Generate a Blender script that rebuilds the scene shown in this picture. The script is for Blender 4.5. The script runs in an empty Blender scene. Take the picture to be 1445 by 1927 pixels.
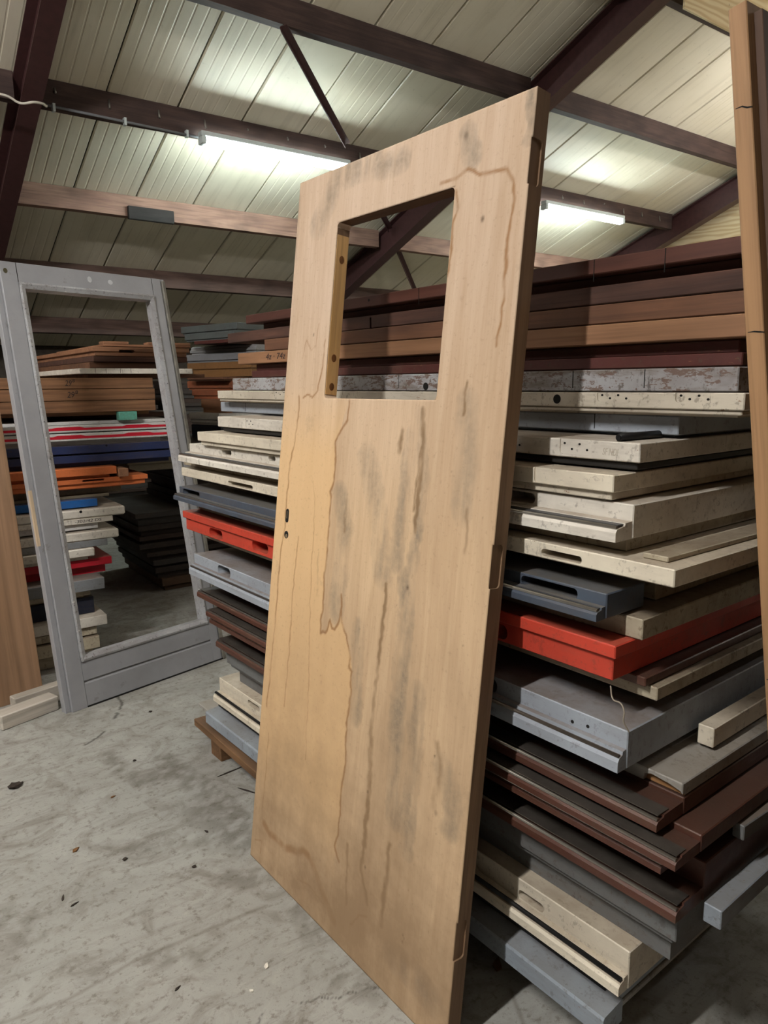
import bpy, bmesh, math, random
import numpy as np
from mathutils import Vector, Matrix
random.seed(7)
SC = bpy.context.scene
COL = SC.collection
# ------------------------------------------------------------------ camera
cam_d = bpy.data.cameras.new('camera')
cam = bpy.data.objects.new('camera', cam_d); COL.objects.link(cam)
cam_d.sensor_fit = 'VERTICAL'; cam_d.sensor_height = 36.0
cam_d.lens = 1368.44 / 1927.0 * 36.0
cam_d.clip_start = 0.05; cam_d.clip_end = 100
EYE = 1.515
_y, _p, _r = 0.624770819, 0.174958559, -0.00912535
_f = Vector((math.sin(_y)*math.cos(_p), math.cos(_y)*math.cos(_p), -math.sin(_p)))
_rt = Vector((math.cos(_y), -math.sin(_y), 0)); _up = _rt.cross(_f)
rt = _rt*math.cos(_r) + _up*math.sin(_r); up = -_rt*math.sin(_r) + _up*math.cos(_r)
cam.matrix_world = Matrix(((rt.x, up.x, -_f.x, 0), (rt.y, up.y, -_f.y, 0), (rt.z, up.z, -_f.z, EYE), (0, 0, 0, 1)))
SC.camera = cam
# ------------------------------------------------------------------ world, exposure, lamps
w = bpy.data.worlds.new('world'); SC.world = w; w.use_nodes = True
w.node_tree.nodes['Background'].inputs[0].default_value = (0.75, 0.85, 1.0, 1)
w.node_tree.nodes['Background'].inputs[1].default_value = 0.05
SC.view_settings.view_transform = 'Standard'; SC.view_settings.look = 'None'
SC.view_settings.gamma = 1.0; SC.view_settings.use_curve_mapping = False
SC.view_settings.exposure = 0.0
TUBE_FAR = 105.0       # the two luminaires in view
TUBE_NEAR = 680.0     # main luminaire out of view; the added fill tubes are fractions of it
# luminaires: x0, y, z, emission, label   (each 1.57 m long, tube along x)
LAMPS = [
 (2.75, 6.55, 3.665, TUBE_FAR, 'bright fluorescent tube light left of the leaning plywood door', True),
 (7.20, 6.55, 3.665, TUBE_FAR, 'bright fluorescent tube light right of the leaning plywood door', True),
 (-2.90, 0.84, 4.30, TUBE_NEAR, 'fluorescent tube light overhead on the near side of the hall', False),
 (-2.90, 4.60, 4.25, TUBE_NEAR*0.24, 'added fill tube light overhead at the left of the hall', False),  # unseen, added to lift the ceiling and the grey frame
 (6.20, -1.00, 4.40, TUBE_NEAR*0.20, 'added fill tube light overhead behind the viewer at the right', False),  # unseen, added to lift the dark stack ends and the lower right floor
 (7.70, 3.30, 4.10, TUBE_NEAR*0.20, 'added fill tube light overhead at the right end of the hall', False),  # unseen, added to brighten the ceiling and gable at the right
]
ROOF = lambda y: 6.474 - 0.3828*y
# ------------------------------------------------------------------ mesh helpers
def add_box(bm, x0, x1, y0, y1, z0, z1, bev=0.0, seg=1):
    g = bmesh.ops.create_cube(bm, size=1.0)
    vs = g['verts']
    for v in vs:
        v.co = Vector(((x0+x1)/2 + v.co.x*(x1-x0), (y0+y1)/2 + v.co.y*(y1-y0), (z0+z1)/2 + v.co.z*(z1-z0)))
    if bev > 0:
        es = set(e for v in vs for e in v.link_edges)
        bmesh.ops.bevel(bm, geom=list(es), offset=bev, segments=seg, affect='EDGES', profile=0.6)
    return vs
def add_prism(bm, pts, axis, a0, a1):
    """pts: 2-D outline; axis 'x' -> (o,z)=(y,z); 'y' -> (x,z); 'z' -> (x,y)"""
    def P(p, a):
        return {'x': (a, p[0], p[1]), 'y': (p[0], a, p[1]), 'z': (p[0], p[1], a)}[axis]
    A = [bm.verts.new(P(p, a0)) for p in pts]; B = [bm.verts.new(P(p, a1)) for p in pts]
    bm.faces.new(A); bm.faces.new(B[::-1])
    n = len(pts)
    for i in range(n):
        bm.faces.new((A[i], B[i], B[(i+1) % n], A[(i+1) % n]))
def add_cyl(bm, p0, p1, r, n=10):
    p0 = Vector(p0); p1 = Vector(p1); d = (p1-p0); L = d.length; d.normalize()
    a = d.orthogonal().normalized(); b = d.cross(a)
    A = []; B = []
    for i in range(n):
        t = 2*math.pi*i/n; o = a*math.cos(t)*r + b*math.sin(t)*r
        A.append(bm.verts.new(p0+o)); B.append(bm.verts.new(p1+o))
    bm.faces.new(A[::-1]); bm.faces.new(B)
    for i in range(n):
        f = bm.faces.new((A[i], A[(i+1) % n], B[(i+1) % n], B[i])); f.smooth = True
def round_rect(x0, x1, y0, y1, r, n=4, corners=(1, 1, 1, 1)):
    out = []
    for (cx, cy, a0, on) in ((x1-r, y1-r, 0, corners[0]), (x0+r, y1-r, 90, corners[1]), (x0+r, y0+r, 180, corners[2]), (x1-r, y0+r, 270, corners[3])):
        if on:
            for i in range(n+1):
                t = math.radians(a0 + 90*i/n); out.append((cx+r*math.cos(t), cy+r*math.sin(t)))
        else:
            t = math.radians(a0+45); out.append((cx+r*math.copysign(1, math.cos(t)), cy+r*math.copysign(1, math.sin(t))))
    return out
def finish(bm, name, mats, parent=None, mat=None):
    bmesh.ops.recalc_face_normals(bm, faces=bm.faces)
    me = bpy.data.meshes.new(name); bm.to_mesh(me); bm.free()
    for m in (mats if isinstance(mats, (list, tuple)) else [mats]): me.materials.append(m)
    o = bpy.data.objects.new(name, me); COL.objects.link(o)
    if parent: o.parent = parent
    return o
def thing(name, label, cat, mw=None, group=None):
    o = bpy.data.objects.new(name, None); COL.objects.link(o); o.empty_display_size = 0.1
    if mw is not None: o.matrix_world = mw
    o['label'] = label; o['category'] = cat; o['kind'] = 'thing'
    if group: o['group'] = group
    return o
def tag(o, label, cat, group=None):
    o['label'] = label; o['category'] = cat; o['kind'] = 'thing'
    if group: o['group'] = group
    return o
def struct(o): o['kind'] = 'structure'; return o
def cut(o, cutters):
    """real recesses: subtract closed bmeshes (in the object's own space) and bake the result"""
    for cb in cutters:
        bmesh.ops.recalc_face_normals(cb, faces=cb.faces)
        cm = bpy.data.meshes.new('cut'); cb.to_mesh(cm); cb.free()
        co = bpy.data.objects.new('cut', cm); COL.objects.link(co)
        md = o.modifiers.new('b', 'BOOLEAN'); md.operation = 'DIFFERENCE'; md.solver = 'EXACT'; md.object = co
        par = o.parent; o.parent = None; mw = o.matrix_world.copy(); o.matrix_world = Matrix.Identity(4)
        bpy.context.view_layer.update()
        dg = bpy.context.evaluated_depsgraph_get()
        me = bpy.data.meshes.new_from_object(o.evaluated_get(dg)); me.name = o.data.name
        o.modifiers.clear(); old = o.data; o.data = me; bpy.data.meshes.remove(old)
        bpy.data.objects.remove(co); bpy.data.meshes.remove(cm)
        o.parent = par; o.matrix_world = mw if par is None else o.matrix_world
        if par is not None: o.matrix_parent_inverse = Matrix.Identity(4); o.matrix_basis = Matrix.Identity(4)
# ------------------------------------------------------------------ materials
def srgb(r, g, b):
    f = lambda c: (c/255/12.92) if c/255 <= 0.04045 else ((c/255+0.055)/1.055)**2.4
    return (f(r), f(g), f(b), 1)
class NT:
    def __init__(s, name):
        s.m = bpy.data.materials.new(name); s.m.use_nodes = True; s.t = s.m.node_tree
        s.b = s.t.nodes['Principled BSDF']
    def n(s, typ, **kw):
        x = s.t.nodes.new(typ)
        for k, v in kw.items():
            if k in x.inputs.keys(): s.set(x.inputs[k], v)
            else: setattr(x, k, v)
        return x
    def set(s, inp, v):
        if isinstance(v, bpy.types.NodeSocket): s.t.links.new(v, inp)
        else: inp.default_value = v
    def coords(s, scale=(1, 1, 1), rnd=True, kind='Object'):
        tc = s.n('ShaderNodeTexCoord'); mp = s.n('ShaderNodeMapping')
        s.set(mp.inputs['Vector'], tc.outputs[kind]); mp.inputs['Scale'].default_value = scale
        if rnd:
            oi = s.n('ShaderNodeObjectInfo'); ml = s.n('ShaderNodeMath', operation='MULTIPLY'); s.set(ml.inputs[0], oi.outputs['Random']); ml.inputs[1].default_value = 37.0
            cb = s.n('ShaderNodeCombineXYZ'); [s.set(cb.inputs[i], ml.outputs[0]) for i in range(3)]
            s.set(mp.inputs['Location'], cb.outputs[0])
        return mp.outputs[0]
    def noise(s, vec, scale, detail=4, rough=0.6, dist=0.0):
        x = s.n('ShaderNodeTexNoise'); s.set(x.inputs['Vector'], vec)
        x.inputs['Scale'].default_value = scale; x.inputs['Detail'].default_value = detail
        x.inputs['Roughness'].default_value = rough; x.inputs['Distortion'].default_value = dist
        return x.outputs['Fac']
    def ramp(s, fac, a, b, ca=0.0, cb=1.0):
        r = s.n('ShaderNodeMapRange'); s.set(r.inputs[0], fac)
        for i, v in enumerate((a, b, ca, cb)): r.inputs[i+1].default_value = v
        r.clamp = True
        return r.outputs[0]
    def math(s, op, a, b):
        x = s.n('ShaderNodeMath', operation=op); s.set(x.inputs[0], a); s.set(x.inputs[1], b); x.use_clamp = False
        return x.outputs[0]
    def mix(s, fac, a, b, blend='MIX'):
        x = s.n('ShaderNodeMix', data_type='RGBA', blend_type=blend)
        s.set(x.inputs[0], fac); s.set(x.inputs[6], a); s.set(x.inputs[7], b)
        return x.outputs[2]
    def bump(s, h, strength=0.3, dist=0.002):
        x = s.n('ShaderNodeBump'); s.set(x.inputs['Height'], h); x.inputs['Strength'].default_value = strength; x.inputs['Distance'].default_value = dist
        s.set(s.b.inputs['Normal'], x.outputs[0])
    def out(s, col, rough=0.6, metal=0.0, spec=0.4):
        s.set(s.b.inputs['Base Color'], col); s.set(s.b.inputs['Roughness'], rough); s.b.inputs['Metallic'].default_value = metal
        s.b.inputs['Specular IOR Level'].default_value = spec
        return s.m
MATS = {}
def paint(key, rgb, dirt=0.5, chip=0.0, rough=0.45, dust=0.7, dustc=(104, 88, 74), streak=0.4, under=(120, 84, 58)):
    """old painted door leaf: grubby paint, chips to the wood, settled dust on the faces that look up"""
    if key in MATS: return MATS[key]
    t = NT(key); v = t.coords(); vs = t.coords((1.2, 7, 7))
    n1 = t.noise(v, 3.5, 5, 0.65); n2 = t.noise(vs, 4.0, 5, 0.7); n3 = t.noise(v, 55, 3, 0.7)
    c = srgb(*rgb); dk = srgb(*[x*0.62+10*(i == 0)+3*(i == 1) for i, x in enumerate(rgb)])
    oi = t.n('ShaderNodeObjectInfo')
    c = t.mix(t.ramp(oi.outputs['Random'], 0, 1, 0, 0.35), c, srgb(*[x*0.86 for x in rgb]))
    col = t.mix(t.ramp(n1, 0.36, 0.68, 0, dirt), c, dk)
    col = t.mix(t.ramp(n2, 0.50, 0.74, 0, min(1, dirt*streak*1.8)), col, srgb(96, 80, 64))
    col = t.mix(t.ramp(n3, 0.58, 0.68, 0, min(1, dirt*0.9)), col, srgb(76, 62, 50))
    n6 = t.noise(t.coords((2.0, 2.0, 1.0)), 11, 5, 0.8)
    col = t.mix(t.ramp(n6, 0.60, 0.66, 0, min(1, dirt*0.8)), col, srgb(58, 46, 38))
    if chip > 0:
        n4 = t.noise(t.coords((1, 2.5, 2.5)), 26, 4, 0.75)
        col = t.mix(t.ramp(n4, 0.72-0.22*chip, 0.74-0.22*chip, 0, 0.9), col, srgb(*under))
    ge = t.n('ShaderNodeNewGeometry'); sp = t.n('ShaderNodeSeparateXYZ'); t.set(sp.inputs[0], ge.outputs['Normal'])
    upf = t.ramp(sp.outputs[2], 0.75, 0.95, 0, dust)
    upf = t.math('MULTIPLY', upf, t.ramp(t.noise(v, 7, 5, 0.7), 0.25, 0.6, 0.45, 1.0))
    col = t.mix(upf, col, srgb(*dustc))
    r = t.math('ADD', t.ramp(n1, 0.3, 0.8, 0, 0.25), rough)
    t.bump(t.math('ADD', n3, n6), 0.35, 0.0015)
    MATS[key] = t.out(col, r, spec=0.35); return MATS[key]
def wood(key, a, b, scale=1.0, rough=0.6, dirt=0.3, axis=0, bumps=0.25, dust=0.5, knots=0.0):
    """grain runs along the local axis"""
    if key in MATS: return MATS[key]
    t = NT(key)
    sc = [13*scale]*3; sc[axis] = 0.9*scale
    sf = [90*scale]*3; sf[axis] = 2.5*scale
    v = t.coords(tuple(sc)); vf = t.coords(tuple(sf)); vo = t.coords()
    n1 = t.noise(v, 1.0, 5, 0.62, 1.2); n2 = t.noise(vf, 1.0, 3, 0.6); n3 = t.noise(vo, 2.2, 5, 0.6)
    wv = t.n('ShaderNodeTexWave', wave_type='RINGS' if knots else 'BANDS'); t.set(wv.inputs['Vector'], v); wv.inputs['Scale'].default_value = 0.7; wv.inputs['Distortion'].default_value = 7; wv.inputs['Detail'].default_value = 3
    col = t.mix(t.ramp(n1, 0.3, 0.7), srgb(*a), srgb(*b))
    col = t.mix(t.ramp(wv.outputs['Fac'], 0.3, 1.0, 0, 0.28), col, srgb(*[x*0.62 for x in b]))
    col = t.mix(t.ramp(n2, 0.5, 0.75, 0, 0.45), col, srgb(*[x*0.55 for x in b]))
    col = t.mix(t.ramp(n3, 0.5, 0.8, 0, dirt), col, srgb(*[x*0.45+8 for x in b]))
    if dust:
        ge = t.n('ShaderNodeNewGeometry'); sp = t.n('ShaderNodeSeparateXYZ'); t.set(sp.inputs[0], ge.outputs['Normal'])
        col = t.mix(t.ramp(sp.outputs[2], 0.75, 0.95, 0, dust), col, srgb(98, 84, 72))
    t.bump(t.math('ADD', n2, n1), bumps, 0.0012)
    MATS[key] = t.out(col, rough, spec=0.3); return MATS[key]
def plain(key, rgb, rough=0.5, metal=0.0, var=0.15, spec=0.4):
    if key in MATS: return MATS[key]
    t = NT(key); n = t.noise(t.coords(), 18, 4)
    col = t.mix(t.ramp(n, 0.35, 0.75, 0, var*2), srgb(*rgb), srgb(*[x*0.55 for x in rgb]))
    MATS[key] = t.out(col, rough, metal, spec); return MATS[key]
def emit(key, rgb, strength):
    if key in MATS: return MATS[key]
    t = NT(key); t.b.inputs['Base Color'].default_value = (0.9, 0.95, 0.95, 1)
    t.b.inputs['Emission Color'].default_value = rgb; t.b.inputs['Emission Strength'].default_value = strength
    MATS[key] = t.m; return t.m
M_black = plain('black_rubber', (16, 16, 17), 0.5)
M_hole = plain('dark_hollow', (14, 12, 10), 0.9, var=0.0)
M_alu = plain('aluminium_strip', (176, 172, 165), 0.28, 0.9, 0.1)
M_alu2 = plain('worn_aluminium_strip', (120, 112, 104), 0.33, 0.85, 0.3)
M_steel = plain('maroon_steel', (80, 52, 52), 0.42, 0.0, 0.2)
M_screw = plain('screw_head', (150, 148, 142), 0.35, 0.8)
M_ink = plain('ink', (40, 32, 34), 0.8, var=0)
# ------------------------------------------------------------------ measured positions (metres)
MAIN_O=(0.8946,2.0063,0.0); MAIN_U=(0.04385,-0.99904,0.0); MAIN_V=(0.11773,0.00517,0.99303)
FRAME_O=(0.6575,3.4613,0.0); FRAME_U=(0.97012,0.24264,0.0); FRAME_V=(-0.03989,0.1595,0.98639)
RINGS = [([(0.3483, 1.4791), (0.3503, 1.4293), (0.3167, 1.3963), (0.2996, 1.3693), (0.3033, 1.3255), (0.3074, 1.2595), (0.2932, 1.2284), (0.3016, 1.1323), (0.2942, 0.9949), (0.3011, 0.8892), (0.2963, 0.8649), (0.2993, 0.8239), (0.3091, 0.8326), (0.3229, 0.8316), (0.3336, 0.8512), (0.3412, 0.873), (0.3546, 0.8536), (0.3679, 0.8525), (0.3804, 0.8752), (0.3854, 0.8944), (0.3913, 0.9255), (0.3873, 0.9542)], 0.0055, 1.0), ([(0.3908, 0.9105), (0.3949, 0.8818), (0.4078, 0.8628), (0.4221, 0.8503), (0.4322, 0.8323), (0.4461, 0.8038), (0.4459, 0.7699), (0.4644, 0.7608), (0.4589, 0.7297), (0.4685, 0.6959), (0.4606, 0.6637), (0.4547, 0.6168), (0.4641, 0.5305), (0.4677, 0.4868), (0.4594, 0.4378), (0.4601, 0.3771), (0.4609, 0.3161), (0.4504, 0.2614), (0.4704, 0.2284)], 0.0055, 1.0), ([(0.0863, 1.4914), (0.0899, 1.4052), (0.0624, 1.2763), (0.0586, 1.1951), (0.0603, 1.0974), (0.0485, 1.0462), (0.0439, 0.9456), (0.0464, 0.7946), (0.0416, 0.691), (0.0336, 0.5153)], 0.005, 0.8), ([(0.1111, 1.4869), (0.1364, 1.4963), (0.161, 1.4874), (0.1867, 1.5072), (0.1994, 1.5744), (0.2052, 1.6482)], 0.004, 0.9), ([(0.1649, 1.6949), (0.1536, 1.6357), (0.1326, 1.6215), (0.1044, 1.6532), (0.0853, 1.6002)], 0.003, 0.5), ([(0.6523, 1.9825), (0.7069, 1.983), (0.7401, 1.9954), (0.7851, 1.9745), (0.826, 1.9724), (0.8655, 1.9681), (0.8844, 1.9407), (0.8918, 1.8966), (0.885, 1.8226), (0.8874, 1.7463), (0.8899, 1.6695), (0.8831, 1.6035)], 0.006, 0.9), ([(0.7073, 1.954), (0.7166, 1.9117), (0.7061, 1.8844), (0.7106, 1.8252), (0.704, 1.767)], 0.005, 0.8), ([(0.3714, 2.0461), (0.5051, 2.0438), (0.6447, 2.0373)], 0.002, 0.0), ([(0.0711, 0.1418), (0.1071, 0.1275), (0.1494, 0.1312), (0.1981, 0.1266), (0.2364, 0.1413), (0.2713, 0.151), (0.2981, 0.17), (0.333, 0.1685), (0.3578, 0.1524), (0.3837, 0.1261), (0.4092, 0.1002), (0.4416, 0.079), (0.4742, 0.0511)], 0.016, 1.0), ([(0.2827, 0.07), (0.339, 0.0848), (0.3961, 0.0766), (0.4509, 0.0687)], 0.004, 0.6), ([(0.5494, 0.089), (0.5792, 0.1342), (0.6122, 0.1494)], 0.004, 0.6), ([(0.2016, 1.2494), (0.2193, 1.1667), (0.225, 1.0282), (0.2357, 0.8736), (0.2602, 0.6422), (0.2748, 0.438)], 0.003, 0.5), ([(0.1441, 1.0777), (0.135, 0.9311), (0.1394, 0.7521), (0.137, 0.5513)], 0.004, 0.6), ([(0.0231, 0.0635), (0.0628, 0.0801), (0.062, 0.0381)], 0.004, 0.5), ([(0.0555, 0.4358), (0.0564, 0.313), (0.0541, 0.1874)], 0.004, 0.5)]
DRIPS = [([(0.6605, 1.4643), (0.6708, 1.3893), (0.6715, 1.3263), (0.6697, 1.2241), (0.6668, 1.1721)], 0.01, 1.0), ([(0.6647, 1.3764), (0.6613, 1.2999), (0.656, 1.2223)], 0.006, 0.9), ([(0.585, 1.4108), (0.5839, 1.3585)], 0.01, 0.9), ([(0.5764, 1.0231), (0.5767, 0.941), (0.5748, 0.8575), (0.564, 0.7561), (0.5668, 0.6862), (0.5652, 0.6143)], 0.009, 1.0), ([(0.5674, 0.6151), (0.5742, 0.5316), (0.5767, 0.4459), (0.5773, 0.3733), (0.5742, 0.3277)], 0.013, 1.0), ([(0.5742, 0.3277), (0.5748, 0.2541), (0.6076, 0.1837)], 0.01, 0.8), ([(0.6766, 0.3798), (0.6754, 0.3086), (0.674, 0.2222), (0.669, 0.1617)], 0.011, 0.9), ([(0.8036, 1.5258), (0.7999, 1.5024), (0.801, 1.4555)], 0.007, 0.9), ([(0.7696, 1.1876), (0.7905, 1.1662)], 0.006, 0.0), ([(0.8129, 0.6962), (0.8312, 0.6267), (0.8183, 0.5434)], 0.012, 0.5), ([(0.3732, 1.2153), (0.3763, 1.1577), (0.3754, 1.1284)], 0.01, 0.6), ([(0.2587, 1.0496), (0.2651, 0.9273)], 0.006, 0.4), ([(0.5091, 0.2944), (0.5119, 0.2199), (0.5189, 0.1321)], 0.008, 0.6), ([(0.8409, 1.2458), (0.8437, 1.1987), (0.8416, 1.1505)], 0.008, 0.5)]
GREYS = [([(0.6486, 1.4514), (0.6846, 1.3021), (0.6761, 1.1478), (0.6605, 1.0406)], 0.022, 0.8), ([(0.6528, 1.0522), (0.666, 0.9096), (0.6636, 0.7746), (0.6706, 0.6135), (0.6857, 0.4542)], 0.035, 1.0), ([(0.7275, 0.7955), (0.7349, 0.6659), (0.733, 0.531), (0.7405, 0.3987)], 0.03, 0.9), ([(0.341, 1.2262), (0.3804, 1.1291), (0.3717, 1.0102), (0.3658, 0.9046)], 0.04, 0.6), ([(0.4489, 1.3358), (0.5135, 1.2042), (0.5577, 1.0467)], 0.045, 0.45), ([(0.6257, 1.3997), (0.6164, 1.2435), (0.6069, 1.0832)], 0.03, 0.6), ([(0.4759, 0.8876), (0.4844, 0.7742), (0.4926, 0.6454)], 0.03, 0.7), ([(0.8315, 0.6524), (0.8748, 0.5949), (0.8808, 0.5217)], 0.035, 0.7), ([(0.727, 0.1122), (0.8278, 0.1094), (0.8674, 0.0961)], 0.045, 0.7), ([(0.3402, 1.9311), (0.3832, 1.9643), (0.4721, 1.9744)], 0.04, 0.0), ([(0.1226, 1.9805), (0.2156, 2.0921), (0.3635, 2.1007)], 0.05, 0.55), ([(0.3181, 2.084), (0.459, 2.0665), (0.5014, 2.0696)], 0.035, 0.5), ([(0.9132, 2.1112), (0.9262, 2.046), (0.923, 2.0159)], 0.018, 1.0), ([(-0.0086, 2.0632), (-0.0008, 1.9085)], 0.025, 0.5), ([(0.7293, 2.0748), (0.7549, 2.0124)], 0.03, 0.5), ([(0.8098, 1.4791), (0.8254, 1.3625), (0.8241, 1.2437)], 0.04, 0.3)]
SPOTS = [(1.0699, 0.9073, 0.004, 0.0), (0.6595, 1.0325, 0.005, 0.9), (0.5885, 0.2733, 0.004, 1.0), (0.8079, 0.6646, 0.003, 1.0), (0.8032, 1.8774, 0.006, 0.9), (0.7247, 2.0703, 0.008, 0.6), (0.1405, 1.6664, 0.004, 0.8), (0.8286, 0.5353, 0.006, 0.5), (0.7545, 0.1858, 0.0035, 1.0), (0.7593, 0.1804, 0.003, 1.0), (0.7547, 0.1692, 0.003, 1.0), (0.5729, 0.4733, 0.004, 0.8), (0.674, 1.064, 0.0022, 0.5), (0.777, 1.325, 0.0022, 0.5), (0.744, 1.299, 0.0022, 0.5), (0.317, 0.705, 0.0022, 0.5), (0.866, 0.944, 0.0022, 0.5), (0.841, 0.247, 0.0022, 0.5), (0.581, 0.421, 0.0022, 0.5), (0.626, 0.846, 0.0022, 0.5), (0.308, 0.382, 0.0022, 0.5), (0.468, 1.291, 0.0022, 0.5), (0.759, 0.307, 0.0022, 0.5), (0.778, 0.28, 0.0022, 0.5), (0.67, 0.265, 0.0022, 0.5), (0.301, 1.233, 0.0022, 0.5), (0.426, 0.38, 0.0022, 0.5), (0.889, 1.234, 0.0022, 0.5), (0.474, 1.35, 0.0022, 0.5), (0.624, 0.981, 0.0022, 0.5), (0.423, 1.323, 0.0022, 0.5), (0.714, 1.357, 0.0022, 0.5), (0.836, 0.488, 0.0022, 0.5), (0.517, 0.316, 0.0022, 0.5), (0.387, 0.185, 0.0022, 0.5), (0.481, 0.884, 0.0022, 0.5)]
TIDE = [(0.3432, 1.479), (0.3167, 1.3963), (0.2996, 1.3693), (0.3033, 1.3255), (0.3074, 1.2595), (0.2932, 1.2284), (0.3016, 1.1323), (0.2942, 0.9949), (0.3011, 0.8892), (0.2963, 0.8649), (0.2993, 0.8239), (0.3229, 0.8316), (0.3412, 0.873), (0.3679, 0.8525), (0.3854, 0.8944), (0.3963, 0.8896), (0.4078, 0.8628), (0.4322, 0.8323), (0.4461, 0.8038), (0.4621, 0.7601), (0.4685, 0.6959), (0.4547, 0.6168), (0.4677, 0.4868), (0.4601, 0.3771), (0.4569, 0.2523), (0.46, 0.0977), (-0.05, 0.0), (-0.05, 1.6)]
FLOOR_CRACKS = [([(0.9052, 3.5166), (0.8984, 3.4233), (0.8707, 3.3713)], 0.01, 1.0), ([(0.8529, 3.3351), (0.8227, 3.2889)], 0.012, 1.0), ([(0.7452, 3.178), (0.7006, 3.1377), (0.6485, 3.1058)], 0.009, 1.0), ([(0.9872, 2.2697), (0.9856, 2.335), (0.99, 2.4916)], 0.0, 0.0), ([(0.7361, 1.4077), (0.83, 1.3582), (0.9085, 1.3307), (0.9402, 1.3238)], 0.003, 0.8), ([(0.6578, 1.4267), (0.6221, 1.412)], 0.003, 0.7), ([(0.2135, 2.3755), (0.2404, 2.403)], 0.004, 0.6), ([(1.106, 2.4048), (0.9978, 2.5098)], 0.003, 0.0)]
FLOOR_SCUFFS = [([(0.6988, 2.9662), (0.7191, 2.7425), (0.7572, 2.6655), (0.8853, 2.6681)], 0.05, 0.9), ([(0.8801, 2.7761), (0.9069, 2.5536), (0.931, 2.3541), (0.9377, 2.1852)], 0.06, 1.0), ([(0.8571, 2.5909), (0.7841, 2.6216)], 0.02, 1.0), ([(0.9174, 2.6954), (0.9292, 2.399), (0.9513, 2.2146)], 0.02, 0.9), ([(0.9366, 2.6298), (0.9783, 2.3188)], 0.02, 0.9), ([(0.8576, 2.3248), (0.8801, 2.1897), (0.9152, 2.0534)], 0.09, 0.7), ([(0.5202, 2.312), (0.6054, 2.2486), (0.7304, 2.2449), (0.8151, 2.1278)], 0.06, 0.6), ([(0.7749, 1.9901), (0.821, 1.894), (0.8584, 1.8969)], 0.05, 0.8), ([(0.1866, 2.1931), (0.2327, 2.1323), (0.2452, 2.0464)], 0.05, 0.6), ([(0.6046, 3.3993), (0.6967, 3.3974)], 0.1, 0.3), ([(0.5077, 1.7569), (0.6001, 1.6886)], 0.05, 0.5), ([(0.9073, 1.7138), (0.8827, 1.5502)], 0.05, 0.7), ([(0.8258, 1.4549), (0.8991, 1.3172)], 0.05, 0.5)]
FLOOR_LINES = [([(0.1253, 1.7783), (0.2777, 1.7558), (0.4442, 1.7811), (0.6496, 1.7722), (0.8261, 1.7601)], 0.01, 0.9), ([(1.1883, 1.12), (1.1409, 1.0296)], 0.009, 1.0), ([(0.8877, 1.4488), (0.8976, 1.3387), (0.902, 1.2755)], 0.012, -0.0)]
BRACES = [((2.967, 5.365, 4.2), (4.181, 6.357, 3.82), 'thin maroon diagonal brace crossing the roof panels between two dark purlins'), ((6.082, 8.049, 3.243), (7.102, 8.977, 2.888), 'thin maroon diagonal brace seen through the cut-out of the plywood door'), ((5.27, 7.322, 3.521), (5.633, 7.627, 3.404), 'short end of a maroon brace at the top of the plywood door cut-out')]
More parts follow.
